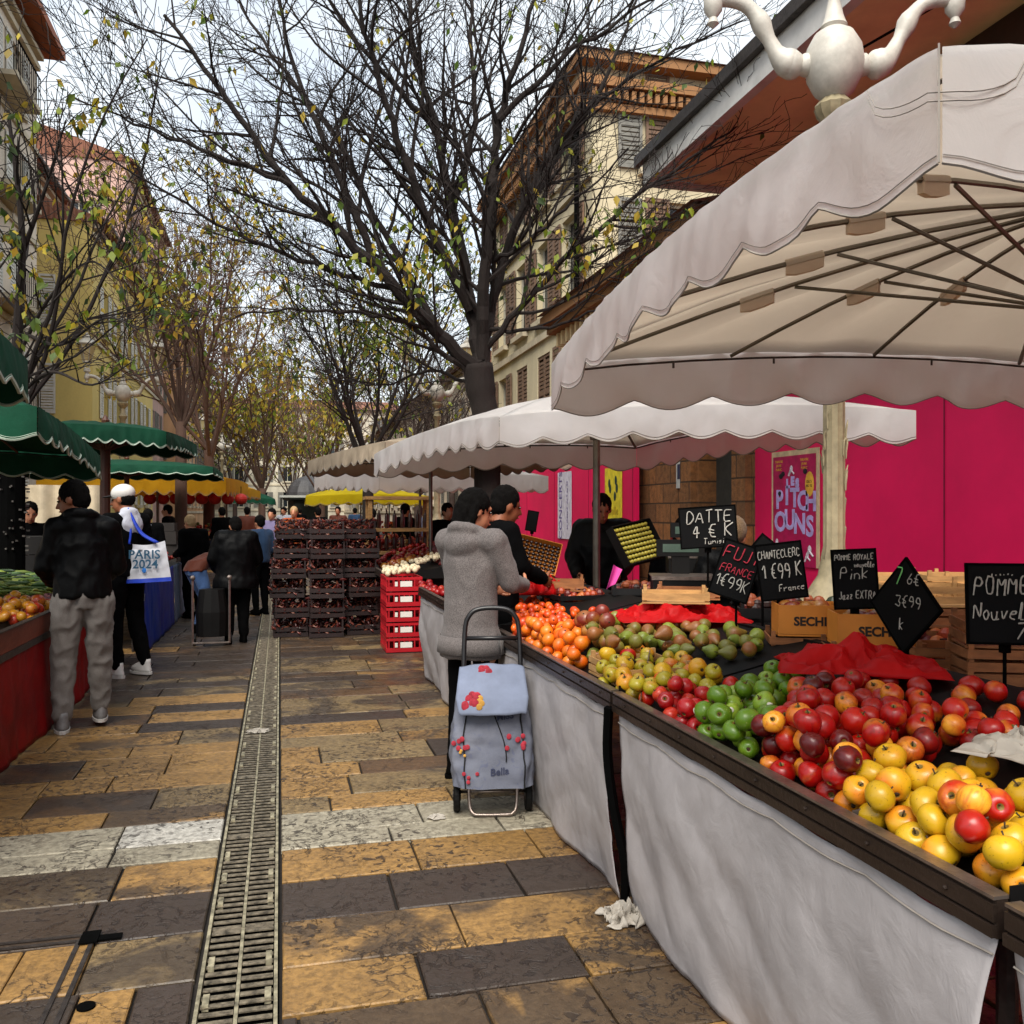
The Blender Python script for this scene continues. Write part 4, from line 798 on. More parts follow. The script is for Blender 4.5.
# =================== fruit
def fruit_mat(name, c1, c2, th=.5, sc=9, c3=None, rough=.33, sp=.0, spc='3a2a14'):
    t = NT(name); oi = t.add('ObjectInfo'); vm = t.n.new('ShaderNodeVectorMath'); vm.operation = 'ADD'; cb = t.add('CombineXYZ'); t.l(t.math('MULTIPLY', oi.outputs['Random'], 50.), cb.inputs[0]); t.l(t.math('MULTIPLY', oi.outputs['Random'], 17.), cb.inputs[1])
    t.l(t.coord(), vm.inputs[0]); t.l(cb.outputs[0], vm.inputs[1]); v = vm.outputs[0]; n = t.noise(sc, 3, .5, v)
    f = t.math('ADD', n, t.math('MULTIPLY', t.math('SUBTRACT', oi.outputs['Random'], .5), .3)); c = t.mix(t.ramp(f, [(th-.09, 0.), (th+.09, 1.)]), lin(c1), lin(c2))
    st = t.n.new('ShaderNodeMapping'); t.l(v, st.inputs[0]); st.inputs['Scale'].default_value = (90, 90, 12); s_ = t.noise(1, 2, .5, st.outputs[0])
    if c3: c = t.mix(t.ramp(s_, [(.5, 0.), (.7, .45)]), c, lin(c3))
    sk = t.noise(140, 2, .5, v); c = t.mix(t.ramp(sk, [(.64, 0.), (.72, .35+sp)]), c, lin(spc))
    hv = t.add('HueSaturation', i_Color=c); t.l(t.math('ADD', t.math('MULTIPLY', oi.outputs['Random'], .35), .8), hv.inputs['Value']); t.base(hv.outputs[0]); t.set(Roughness=rough); t.p.inputs['Specular IOR Level'].default_value = .55
    t.p.inputs['Subsurface Weight'].default_value = .0; t.bump(t.noise(60, 3, .5, v), .06, .002); return t.m
M['cav'] = mat('shaded_russet_cavity', '7d6424', .6, .4, 60)  # apple ends: russet, plus the shade of the dips put into the colour
M['stem'] = mat('brown_stem', '3c2a18', .8, .3); M['sticker'] = mat('fruit_sticker', 'd6d2c4', .4, .05)
def apple_mesh(name, r, m, tall=.92, dip=.30, stem=True, seed=0, sticker=False):
    rnd = random.Random(seed); mb = MB(); pr = []; N = 16
    for i in range(N+1):
        a = pi*i/N; x = sin(a); z = -cos(a); x2 = x*(1+.06*z); zz = z*tall
        if i == 0: x2 = .001
        q = max(0, 1-x/.48); zz -= (1 if z > 0 else -1)*dip*(1.15 if z > 0 else .6)*q*q
        pr.append((max(.001, x2*r), zz*r))
    n0 = len(mb.v); mb.lathe(pr, k=20)
    for q in range(20): mb.mi[q] = 3; mb.mi[(N-1)*20+q] = 3
    for i in range(n0, len(mb.v)):
        x, y, z = mb.v[i]; s = 1+.035*sin(5*atan2(y, x)+seed)*(1 if z < 0 else .4)+.10*noise.noise(Vector((x, y, z))*14+Vector((seed*3, 0, 0))); mb.v[i] = (x*s+z*.08*sin(seed*2), y*s, z*(1+.16*noise.noise(Vector((x, y, seed))*14)))
    mb.m = 1
    if stem: mb.tube([(0, 0, r*.58), (.001, 0, r*.82), (.004, .002, r*1.06)], [.0018, .0015, .0022], 6)
    mb.lathe([(.004, -r*.79), (.006, -r*.83), (.003, -r*.86)], k=8)
    if sticker: mb.m = 2; mb.ell((0, -r*.93, r*.25), (.009, .004, .011), 10)
    return mb.mesh(name, [m, M['stem'], M['sticker'], M['cav']], True)
def pear_mesh(name, r, m, seed=0):
    mb = MB(); pr = [(.001, -1.0), (.3, -.99), (.7, -.8), (.95, -.4), (1., -.05), (.88, .35), (.62, .72), (.43, 1.05), (.33, 1.3), (.2, 1.45), (.001, 1.5)]; mb.lathe([(a*r, b_*r-.2*r) for a, b_ in pr], k=18)
    for i in range(len(mb.v)):
        x, y, z = mb.v[i]; s = 1+.08*noise.noise(Vector((x, y, z))*16+Vector((seed, 0, 0))); mb.v[i] = (x*s+.1*max(0, z)*(.5 if seed % 2 else -.4), y*s, z)
    mb.m = 1; mb.tube([(.0, 0, r*1.2), (.004, 0, r*1.45), (.01, .002, r*1.75)], [.0022, .0018, .0025], 6); return mb.mesh(name, [m, M['stem']], True)
def citrus_mesh(name, r, m, sq=.92, seed=0, leafm_=None):
    mb = MB(); mb.ell((0, 0, 0), (r, r, r*sq), 18, rings=12)
    for i in range(len(mb.v)):
        x, y, z = mb.v[i]; s = 1+.03*noise.noise(Vector((x, y, z))*20+Vector((seed, 0, 0)))+.006*noise.noise(Vector((x, y, z))*200); mb.v[i] = (x*s, y*s, z*s)
    mb.m = 1; mb.lathe([(.005, r*sq*.97), (.005, r*sq*1.01), (.001, r*sq*1.03)], k=6); return mb.mesh(name, [m, M['stem']], True)
M['gold'] = fruit_mat('golden_apple_skin', 'cfa31a', 'd07a1a', .62, 7, None, sp=.15); M['yg'] = fruit_mat('yellow_green_apple_skin', 'aa9a1e', 'c0641c', .58, 8, sp=.1); M['red'] = fruit_mat('red_apple_skin', 'a80c08', 'd98a24', .66, 8, '5e0808'); M['dred'] = fruit_mat('dark_red_apple_skin', '5c0608', '8c120c', .55, 8, '3b0506'); M['gala'] = fruit_mat('striped_apple_skin', 'b4180a', 'e8a02c', .61, 6, 'a00c08'); M['rose'] = fruit_mat('bright_red_apple_skin', 'a80e14', 'c03a1c', .62, 9, '8d0d14')
M['green'] = fruit_mat('green_apple_skin', '5f8418', '86a030', .55, 8, sp=.1, spc='b5c46a'); M['pear'] = fruit_mat('pear_skin', '77742a', '8a5528', .5, 9, sp=.3, rough=.42); M['pearg'] = fruit_mat('green_pear_skin', '7e8a2a', '66722a', .55, 9, sp=.3, rough=.4); M['orange'] = fruit_mat('orange_peel', 'd95a08', 'de7410', .5, 9, rough=.38, spc='8a3a08'); M['mand'] = fruit_mat('mandarin_peel', 'cc3c0e', 'd95c12', .5, 9, rough=.36, spc='7a2a08'); M['mango'] = fruit_mat('mango_skin', '7e2a1c', 'a06a2a', .5, 9, rough=.35)
KINDS = {}
def kind(key, meshes, r): KINDS[key] = (meshes, r)
kind('gold', [apple_mesh('apple', .0375, M['gold'], seed=i) for i in range(3)], .0375); kind('yg', [apple_mesh('apple', .033, M['yg'], seed=i+3) for i in range(3)], .033)
kind('red', [apple_mesh('apple', .0345, M['red'], 1.0, seed=i+6) for i in range(3)], .0345); kind('dred', [apple_mesh('apple', .034, M['dred'], 1.02, seed=i+9) for i in range(2)], .034); kind('gala', [apple_mesh('apple', .0345, M['gala'], .98, seed=i+12) for i in range(3)], .0345); kind('rose', [apple_mesh('apple', .032, M['rose'], .95, seed=i+15) for i in range(2)], .032)
kind('green', [apple_mesh('apple', .036, M['green'], .9, seed=i+18, sticker=i == 1) for i in range(3)], .036); kind('pear', [pear_mesh('pear', .035, M['pear'], i) for i in range(2)], .038); kind('pearg', [pear_mesh('pear', .034, M['pearg'], i+2) for i in range(2)], .037)
kind('orange', [citrus_mesh('orange', .034, M['orange'], seed=i) for i in range(2)], .034); kind('mand', [citrus_mesh('mandarin', .0265, M['mand'], .82, seed=i+3) for i in range(2)], .0265); kind('mango', [citrus_mesh('mango', .045, M['mango'], .8, seed=7)], .044); kind('tom', [citrus_mesh('tomato', .036, M['rose'], .85, seed=8)], .036)
SPH = []
def inside(x, y, poly):
    c = False; n = len(poly)
    for i in range(n):
        x1, y1 = poly[i]; x2, y2 = poly[i-1]
        if (y1 > y) != (y2 > y) and x < (x2-x1)*(y-y1)/(y2-y1)+x1: c = not c
    return c
def pxpoly(ps, zc=.035, sf=None):
    out = []
    for px, py in ps:
        z = .93
        for _ in range(12):
            q = atz(px, py, z); z = .5*z+.5*((sf or surf)(min(2.3, max(1.2, q.x)) if sf is None else q.x, q.y)+zc)
        out.append((q.x, q.y))
    return out
FN = {}
def heap(poly, n, kinds, label, cat, group, seed=0, sf=None, K=26, xmin=1.285, xmax=9, ymin=-9, ymax=99, zmax=.2):
    rnd = random.Random(seed); sf = sf or surf; xs = [p[0] for p in poly]; ys = [p[1] for p in poly]; tot = sum(k[1] for k in kinds); res = []
    for _ in range(n):
        u = rnd.random()*tot
        for k in kinds:
            u -= k[1]
            if u <= 0: break
        meshes, r = KINDS[k[0]]; s = rnd.uniform(.9, 1.08); r *= s; best = None
        for _k in range(K):
            x = rnd.uniform(min(xs), max(xs)); y = rnd.uniform(min(ys), max(ys))
            if not inside(x, y, poly) or not (xmin+r < x < xmax-r) or not (ymin+r < y < ymax-r): continue
            z = sf(x, y)+r
            for (a, b_, c, q) in SPH:
                d2 = (a-x)**2+(b_-y)**2; R = (q+r)*.955
                if d2 < R*R: z = max(z, c+sqrt(R*R-d2))
            if best is None or z < best[2]: best = (x, y, z)
        if best is None or best[2] > sf(best[0], best[1])+zmax: continue
        SPH.append((*best, r)); kd = k[0]; nm = {'pear': 'pear', 'pearg': 'pear', 'orange': 'orange', 'mand': 'mandarin', 'mango': 'mango', 'tom': 'tomato', 'yred': 'tomato', 'plum': 'plum'}.get(kd, 'apple')
        o = bpy.data.objects.new(nm, rnd.choice(meshes)); COL.objects.link(o); o.location = best; o.scale = (s*rnd.uniform(.95, 1.04), s*rnd.uniform(.95, 1.04), s*rnd.uniform(.94, 1.05))
        if nm == 'apple': e = Euler((rnd.gauss(0, .75), rnd.gauss(0, .75)+(-.4 if rnd.random() < .5 else 0), rnd.uniform(0, 6.3)))
        elif nm == 'pear': e = Euler((pi/2+rnd.uniform(-.3, .3), rnd.uniform(-.3, .3), rnd.uniform(0, 6.3)))
        else: e = Euler((rnd.uniform(0, 6), rnd.uniform(0, 6), 0))
        o.rotation_euler = e; lb = label[kd] if isinstance(label, dict) else label; gp = group[kd] if isinstance(group, dict) else group; tag(o, lb, cat, gp); res.append(o)
    return res
heap(pxpoly([(822, 820), (855, 800), (905, 778), (960, 775), (1030, 800), (1030, 915), (980, 905)]), 41, [('gold', 1)], 'yellow apple in the nearest tray, at the lower right beside the wooden crate', 'apple', 'yellow apples in the nearest tray', 1, ymin=1.37, K=60, zmax=.12)
heap(pxpoly([(985, 880), (945, 865), (960, 835), (1010, 845)]), 4, [('gala', 1)], 'orange-red apple lying among the yellow apples of the nearest tray', 'apple', 'orange-red apples among the near yellow ones', 2, ymin=1.37)
heap(pxpoly([(735, 775), (785, 735), (800, 700), (845, 682), (890, 655), (1030, 662), (1030, 750), (930, 745), (925, 768), (880, 785), (835, 818), (800, 822), (740, 785)]), 140, [('red', 3), ('dred', 1.6), ('gala', 3)],
     {'red': 'glossy red apple in the middle heap of the near stall', 'dred': 'dark crimson apple in the middle heap of the near stall', 'gala': 'orange and red striped apple in the middle heap of the near stall'}, 'apple', {'red': 'glossy red apples', 'dred': 'dark crimson apples', 'gala': 'striped apples'}, 3, zmax=.2)
heap(pxpoly([(695, 738), (730, 700), (780, 660), (880, 660), (905, 682), (850, 690), (800, 700), (785, 735), (728, 788), (690, 755)]), 38, [('green', 1)], 'green apple in the heap between the yellow and the red apples', 'apple', 'green apples', 4, zmax=.16)
heap(pxpoly([(650, 712), (690, 690), (720, 702), (697, 745), (650, 722)]), 17, [('rose', 1)], 'small bright red apple by the rail, between yellow and green apples', 'apple', 'small bright red apples by the rail', 5)
heap(pxpoly([(598, 694), (606, 662), (640, 650), (740, 645), (790, 655), (770, 672), (728, 700), (690, 692), (652, 720)]), 61, [('yg', 3), ('gold', 1), ('gala', .5)],
     {'yg': 'yellow-green apple in the far heap of the near stall', 'gold': 'plump golden apple in the far heap of the near stall', 'gala': 'rosy apple among the yellow-green ones of the far heap'}, 'apple', {'yg': 'yellow-green apples', 'gold': 'golden apples of the far heap', 'gala': 'rosy apples of the far heap'}, 6, zmax=.17)
heap(pxpoly([(590, 655), (605, 622), (650, 605), (760, 612), (790, 645), (735, 655), (650, 650), (612, 664)]), 104, [('pear', 1.5), ('pearg', 1)], {'pear': 'brownish pear in the black tray behind the yellow apples', 'pearg': 'green pear in the black tray behind the yellow apples'}, 'pear', {'pear': 'brownish pears', 'pearg': 'green pears'}, 7, zmax=.16)
heap(pxpoly([(500, 668), (516, 640), (570, 636), (590, 640), (585, 660), (552, 684)]), 50, [('orange', 1)], 'orange in the front row of the second stall, beside the trolley handle', 'orange', 'oranges', 8)
heap(pxpoly([(512, 645), (520, 605), (550, 582), (620, 584), (640, 600), (606, 622), (590, 640), (560, 638)]), 165, [('mand', 1)], 'small mandarin in the heap in front of the vendor', 'mandarin', 'mandarins', 9, zmax=.2)
heap(pxpoly([(565, 645), (600, 622), (640, 625), (600, 655)]), 7, [('mango', 1)], 'reddish brown mango between the mandarins and the pears', 'mango', 'mangoes', 10)
heap(pxpoly([(418, 588), (445, 600), (450, 575), (425, 570)]), 14, [('tom', 1)], 'red tomato on the far stall, left of the grey hood', 'tomato', 'tomatoes on the far stall', 11)
# tray dividers
def divider(p, q, label):
    a = atz(*p, .9); c = atz(*q, .93); a.x = max(a.x, RX+.035); b = MB(); d = Vector((c.x-a.x, c.y-a.y, 0)); n = d.normalized().cross(Vector((0, 0, 1)))*.002
    z0a, z0c = surf(a.x, 0)-.002, surf(c.x, 0)-.002; k = b.vert((a.x-n.x, a.y-n.y, z0a), (c.x-n.x, c.y-n.y, z0c), (c.x-n.x, c.y-n.y, z0c+.07), (a.x-n.x, a.y-n.y, z0a+.062), (a.x+n.x, a.y+n.y, z0a), (c.x+n.x, c.y+n.y, z0c), (c.x+n.x, c.y+n.y, z0c+.07), (a.x+n.x, a.y+n.y, z0a+.062))
    for f in ((0, 1, 2, 3), (7, 6, 5, 4), (3, 2, 6, 7), (0, 4, 5, 1), (1, 5, 6, 2), (0, 3, 7, 4)): b.face(*[k+i for i in f])
    tag(b.build('tray_divider', M['railtop']), label, 'divider')
divider((810, 795), (880, 780), 'thin metal divider between the red and the nearest yellow apples'); divider((598, 690), (650, 650), 'thin metal divider left of the yellow-green apples')
# =================== crates
def crate(c, L, W, Ht, label, m, rz=0, group='wooden fruit crates', slats=3, rot=None, name='fruit_crate', text=None, solid=False):
    t = thing(name, label, 'crate', c, group, rz)
    if rot: t.rotation_euler = rot
    b = MB(); b.box((0, 0, .006), (L, W, .008)); b.build('floor', m, t, local=True)
    h = Ht/slats
    for s, (ax) in ((-1, 0), (1, 0), (-1, 1), (1, 1)):
        b = MB()
        for i in range(slats):
            z = .012+h*(i+.5)
            hh = h if solid else h*.72
            if ax == 0: b.box((0, s*(W/2-.003), z), (L-.001, .006, hh))
            else: b.box((s*(L/2-.003), 0, z), (.006, W-.0135, hh))
        b.build('side', m, t, local=True)
    if not solid:
        for sx in (-1, 1):
            for sy in (-1, 1): b = MB(); b.box((sx*(L/2-.016), sy*(W/2-.016), Ht/2+.022), (.018, .018, Ht+.02)); b.build('corner_post', m, t, local=True)
    if text:
        x = text_mb(text, Ht*.42, (0, -W/2-.001, Ht*.4), (1, 0, 0), (0, 0, 1), .0006, .002); x.build('lettering', M['ink'], t, local=True)
    return t
M['ink'] = mat('dark_print', '1c120c', .6); M['orcard'] = mat('orange_printed_board', 'd2822c', .6, .12, 4); M['card'] = mat('brown_cardboard', '8f6a45', .8, .15, 3)
def mesh_fill(c, L, W, kindk, n, label, cat, group, seed, z=.06, rz=0):
    rnd = random.Random(seed); ms, r = KINDS[kindk]; nm = cat.replace(' ', '_')
    for i in range(n):
        x, y = rnd.uniform(-L/2+r, L/2-r), rnd.uniform(-W/2+r, W/2-r); p = Vector((c[0]+x*cos(rz)-y*sin(rz), c[1]+x*sin(rz)+y*cos(rz), c[2]+z+r+rnd.uniform(0, .02)))
        o = bpy.data.objects.new(nm, rnd.choice(ms)); COL.objects.link(o); o.location = p; o.rotation_euler = (rnd.uniform(0, 6), rnd.uniform(0, 6), 0); tag(o, label, cat, group)
# orange printed boxes with dark lettering, raised on wooden crates behind the heap
def facing(px): return -math.atan2(1, 0)+pi/2
bx_rz = radians(-22)
def at3(px, py, d): return ray(px, py, d)
q = at3(806, 634, 4.0); crate((q.x, q.y, q.z), .27, .2, .125, 'orange printed box of brown fruit, left of the pair, behind the red paper', M['orcard'], bx_rz, 'orange printed fruit boxes', 1, text='SECHI', solid=True, name='fruit_box'); mesh_fill((q.x, q.y, q.z), .25, .18, 'mango', 7, 'brown-red fruit in the left orange printed box', 'mango', 'fruit in the left printed box', 20, .05, bx_rz)
q2 = at3(870, 645, 3.72); crate((q2.x, q2.y, q2.z), .30, .2, .125, 'orange printed box of brown fruit, right of the pair, behind the green apples', M['orcard'], bx_rz, 'orange printed fruit boxes', 1, text='SECHI', solid=True, name='fruit_box'); mesh_fill((q2.x, q2.y, q2.z), .28, .18, 'mango', 8, 'brown-red fruit in the right orange printed box', 'mango', 'fruit in the right printed box', 21, .05, bx_rz)
k = 0
for (px, py, d, L, W, Ht, lab, m) in (
    (806, 655, 4.02, .34, .24, .085, 'wooden crate carrying the left printed box', M['crateb']), (872, 668, 3.74, .38, .24, .09, 'wooden crate carrying the right printed box', M['crateb']),
    (878, 690, 3.76, .4, .25, .085, 'lowest wooden crate under the right printed box', M['crateb']),
    (925, 605, 4.2, .4, .26, .09, 'pale wooden crate behind the diamond-shaped slate', M['crate']), (930, 625, 4.12, .42, .26, .08, 'wooden crate second from top behind the diamond slate', M['crateb']), (935, 648, 4.05, .44, .28, .09, 'wooden crate low behind the diamond slate', M['crateb']),
    (965, 590, 4.6, .46, .3, .075, 'top pale crate between the diamond slate and the right slate', M['crate']), (960, 668, 3.5, .4, .24, .085, 'wooden crate under the right slate, upper of two', M['crateb']), (962, 690, 3.48, .4, .24, .085, 'wooden crate under the right slate, lower of two', M['crateb']),
    (1010, 645, 3.3, .36, .24, .09, 'wooden crate at the right picture edge, upper', M['crateb']), (1008, 672, 3.3, .36, .24, .09, 'wooden crate at the right picture edge, middle', M['crateb']), (1010, 698, 3.28, .36, .24, .09, 'wooden crate at the right picture edge, lower', M['crateb']),
    (905, 590, 4.9, .4, .28, .08, 'pale crate just right of the lamp column foot', M['crate']), (975, 612, 4.35, .4, .26, .08, 'slatted crate left of the large right slate', M['crate']),
    (688, 598, 5.0, .34, .24, .05, 'shallow crate behind the left red paper', M['crateb']), (675, 602, 4.7, .34, .24, .05, 'shallow pale crate beside the mandarins', M['crate']), (560, 590, 6.4, .34, .28, .07, 'wooden crate behind the mandarin heap', M['crateb'])):
    q = at3(px, py, d); crate((q.x, q.y, q.z), L, W, Ht, lab, m, bx_rz+random.uniform(-.1, .1), 'wooden fruit crates', 2 if Ht > .07 else 1)
# support tables behind the front row of stalls, so that the crates rest on something
M['board'] = mat('dark_trestle_board', '2e211a', .8, .3, 5)
for i, (x0, y0, x1, y1, z) in enumerate(((2.27, 1.3, 3.3, 3.1, .80), (2.27, 3.13, 2.98, 5.2, .80))):
    t = thing('trestle_table', ('low trestle table behind the near apples carrying crates', 'trestle table behind the pears carrying scales and boards')[i], 'table', ((x0+x1)/2, (y0+y1)/2, 0)); b = MB(); b.box2((x0, y0, z-.03), (x1, y1, z)); b.build('tabletop', M['board'], t)
    for x in (x0+.1, x1-.1):
        for y in (y0+.1, y1-.1): b = MB(); b.box2((x-.02, y-.02, 0), (x+.02, y+.02, z-.031)); b.build('leg', M['board'], t)
# small pear crates at the rail
for px, py, d, lab in ((582, 668, 3.75, 'shallow wooden pear crate touching the rail of the second stall'),):
    q = atz(px, py, .85); crate((1.50, 3.62, .83), .32, .4, .07, lab, M['crate'], 0, 'wooden fruit crates', 2)
b = MB(); b.box2((1.47, 3.33, .885), (2.15, 4.05, .897)); 
# black pear tray walls
tr_ = thing('pear_tray', 'low black plastic tray under the pears', 'tray', (1.75, 3.75, .84)); b = MB()
b.box2((1.50, 3.34, .845), (1.512, 4.25, .9)); b.box2((2.2, 3.34, .94), (2.212, 4.25, 1.0)); b.build('rim', M['tray'], tr_); 
# vertical crate edge at the right border
cr = crate((1.66, 1.30, .86), .3, .42, .2, 'upright slatted crate corner at the right picture edge beside the near yellow apples', M['crate'], 0, 'wooden fruit crates', 5)
# tilted patterned boxes
def tilted_box(px, py, d, L, W, Ht, label, m, rot, fill, fcol):
    t = crate(tuple(ray(px, py, d)), L, W, Ht, label, m, rot=rot, slats=1, solid=True); t.rotation_euler = rot; rnd = random.Random(px); f = MB()
    for i in range(int(L/.035)):
        for j in range(int(W/.035)): f.ell((-L/2+.025+i*.035, -W/2+.025+j*.035, Ht*.75), (.018, .015, .016), 8, rings=5)
    f.build(fill, fcol, t, local=True); return t
M['date'] = mat('dark_glossy_dates', '2f150c', .3, .6, 30); M['ylw'] = mat('pale_yellow_grapes', '8f8430', .35, .35, 30)
tilted_box(634, 545, 6.4, .42, .3, .06, 'tilted tray of pale yellow fruit leaning beside the vendor in black', M['tray'], (radians(62), radians(-8), radians(28)), 'yellow_fruit', M['ylw'])
tilted_box(532, 560, 6.9, .4, .3, .08, 'tilted crate of dark dates in front of the woman in the grey coat', M['orcard'], (radians(52), radians(14), radians(-18)), 'dates', M['date'])
# =================== slates
def slate(px, py, d, w, h, label, lines, roll=0, yaw=None, tilt=-8, stick=.3, frame=False, diamond=False, chm=None):
    c = ray(px, py, d); t = thing('price_slate', label, 'sign', c, 'black price slates with chalk writing'); yw = radians(yaw if yaw is not None else -15)
    R = Matrix.Rotation(yw, 3, 'Z') @ Matrix.Rotation(radians(tilt), 3, 'X') @ Matrix.Rotation(radians(roll), 3, 'Y')
    U = R @ Vector((1, 0, 0)); V = R @ Vector((0, 0, 1)); N = U.cross(V); b = MB(); b.box(c, (w, .008, h), R); b.build('board', M['chalkb'], t)
    fr = MB()
    for s in (-1, 1): fr.box(c+U*s*(w/2)-N*.0, (.008, .0115, h+.008), R); fr.box(c+V*s*(h/2), (w-.0085, .0112, .008), R)
    fr.build('frame', M['black'], t)
    st = MB(); st.tube([c-Vector((0, 0, h*.35))-N*.012, c-Vector((0, 0, h*.5+stick))-N*.012], .006, 6); st.box(c-Vector((0, 0, h*.52))-N*.01, (.03, .02, .05)); st.build('stick', M['black'], t)
    for k, (txt, sx, sy, sz, m) in enumerate(lines):
        R2 = R if not diamond else R @ Matrix.Rotation(radians(-diamond), 3, 'Y')
        mb, wd = chalk(txt, sz, c+U*sx*w+V*sy*h+N*.006, R2 @ Vector((1, 0, 0)), R2 @ Vector((0, 0, 1)), w=max(.0042, sz*.1), seed=px+k, jit=.3, maxw=(w*.96-(sx+.5)*w) if not diamond else None); mb.build('writing', M[m], t)
    return t
slate(708, 527, 4.9, .30, .22, 'black slate reading DATTE in front of the vendor with the beanie', [('DATTE', -.38, .12, .065, 'chalk'), ('4 € K', -.3, -.25, .07, 'chalk'), ('Tunisie', -.1, -.42, .03, 'chalk')], roll=-4, yaw=-24, tilt=-4)
slate(736, 571, 4.2, .18, .26, 'leaning slate with red and white writing left of the CHANTECLERC slate', [('FUJI', -.42, .18, .06, 'chalkr'), ('FRANCE', -.4, -.06, .036, 'chalkr'), ('1€99K', -.42, -.34, .055, 'chalk')], roll=18, yaw=-30, tilt=-8)
slate(781, 571, 4.05, .2, .25, 'black slate reading CHANTECLERC 1€99 below the magenta poster', [('CHANTECLERC', -.47, .24, .036, 'chalk'), ('1 €99 K', -.42, -.12, .062, 'chalk'), ('France', -.1, -.36, .028, 'chalk')], roll=-7, yaw=-24, tilt=-6)
slate(855, 579, 3.7, .17, .24, 'black slate reading POMME Pink Jazz EXTRA right of the lamp column', [('POMME ROYALE', -.45, .33, .022, 'chalk'), ('nouvelle', -.0, .2, .022, 'chalk'), ('Pink', -.35, -.0, .045, 'chalk'), ('Jazz EXTRA', -.4, -.34, .032, 'chalk')], roll=-3, yaw=-28, tilt=-6)
slate(905, 606, 3.35, .25, .25, 'diamond-hung black slate with a green figure 7', [('6€', -.18, .28, .04, 'chalk'), ('7', -.36, .12, .06, 'chalkg'), ('3€99', -.1, -.12, .04, 'chalk'), ('k', .2, -.3, .04, 'chalk')], roll=45, yaw=-86, tilt=-2, diamond=45)
slate(1006, 604, 2.85, .23, .25, 'largest black slate reading POMMES Nouvelle at the right edge', [('POMMES', -.42, .12, .055, 'chalk'), ('Nouvelle', -.44, -.2, .05, 'chalk'), ('7€', .1, -.44, .05, 'chalk'), ('......', -.2, .36, .03, 'chalk')], roll=0, yaw=-25, tilt=-5)
slate(532, 521, 8.6, .1, .19, 'small tilted blank slate against the magenta hoarding', [], roll=10, yaw=-10, tilt=-5)
slate(763, 560, 4.5, .17, .2, 'half-hidden slate turned away behind the CHANTECLERC slate', [('xo', -.2, 0, .04, 'chalk')], roll=40, yaw=-20, tilt=-5)
# =================== scales
def scale_(px, py, d, label, w=.34):
    c = ray(px, py, d); t = thing('weighing_scale', label, 'scale', c, 'market scales', rz=radians(-20)); b = MB(); b.box((0, 0, -.06), (w, .3, .1)); b.box((0, .12, .06), (w*.3, .05, .18)); b.box((0, .12, .17), (w*.8, .06, .1)); b.build('body', M['tray'], t, local=True)
    b = MB(); b.box((0, 0, .01), (w*1.05, .3, .006)); b.box((0, -.152, .002), (w*1.05, .004, .02)); b.build('pan', M['railtop'], t, local=True); b = MB(); b.box((0, .088, .17), (w*.6, .003, .05)); b.build('display', mat('lcd_grey_green', '4a5a50', .2), t, local=True)
scale_(682, 577, 5.4, 'black scale with a bright metal pan behind the red paper', .36); scale_(690, 556, 6.0, 'rear black scale with a dark pan near the DATTE slate', .3)
# =================== crumpled papers
def crumple(name, label, cat, c, L, W, Ht, m, seed, rz=0, fr=5, sag=0):
    R = Matrix.Rotation(rz, 3, 'Z')
    def f(u, v):
        x, y = (u-.5)*L, (v-.5)*W; p = Vector((u*L*fr*2.2, v*W*fr*2.2, seed)); n = noise.noise(p)+.55*noise.noise(p*2.1)+.3*noise.noise(p*4.4); rid = 1-abs(noise.noise(p*1.3+Vector((9, 3, 1))))*3-abs(noise.noise(p*2.9+Vector((2, 7, 1))))*1.6
        e = (sin(pi*u)*sin(pi*v))**.5 if 0 < u < 1 and 0 < v < 1 else 0
        q = Vector((x+.04*noise.noise(p*1.1+Vector((5, 0, 0))), y+.04*noise.noise(p*1.1+Vector((0, 5, 0))), Ht*(e*(.45+.4*rid*.5+.5*n)))); return Vector(c)+R @ q
    b = MB(); b.grid(f, 70, 60); return tag(b.build(name, m, auto=22, thick=.0008), label, cat)
rp_ = cloth('red_crepe_paper', 'd4171b', .4, 'e82018', .5, .2); M['redp'] = rp_; wp = cloth('white_tissue_paper', 'cfc8bd', .4, 'd0c4b4', .6, .15)
q = ray(775, 650, 3.35); crumple('red_paper', 'crumpled bright red paper sheet between the yellow apples and the printed boxes', 'paper', (1.98, 2.78, 1.0), .54, .36, .13, rp_, 1, radians(-30), 2.6)
crumple('red_paper', 'crumpled red net and paper behind the pears', 'paper', (2.02, 4.35, 1.0), .66, .5, .11, rp_, 2.5, radians(-15), 4)
crumple('red_paper', 'small piece of red paper beyond the mandarins by the grey coat', 'paper', (1.75, 6.1, .98), .4, .35, .2, rp_, 4.1, 0)
crumple('white_paper', 'crumpled white tissue paper lying on the yellow apples at the right edge', 'paper', (1.72, 1.74, .99), .32, .22, .075, wp, 7.7, radians(20), 7)
crumple('plastic_bag', 'small scrap of white plastic on the ground at the foot of the cloth', 'litter', (1.27, 3.20, .008), .15, .14, .09, wp, 9.1, 0, 14)
crumple('paper_scrap', 'tiny white scrap on the pale paving band left of the trolley', 'litter', (atz(436, 818, 0).x, atz(436, 818, 0).y, .006), .07, .05, .015, wp, 3.3, 0, 20)
crumple('paper_scrap', 'bright scrap lying on the drain edge in the middle distance', 'litter', (atz(258, 732, 0).x, atz(258, 732, 0).y, .006), .14, .09, .02, wp, 5.3, 0, 20)
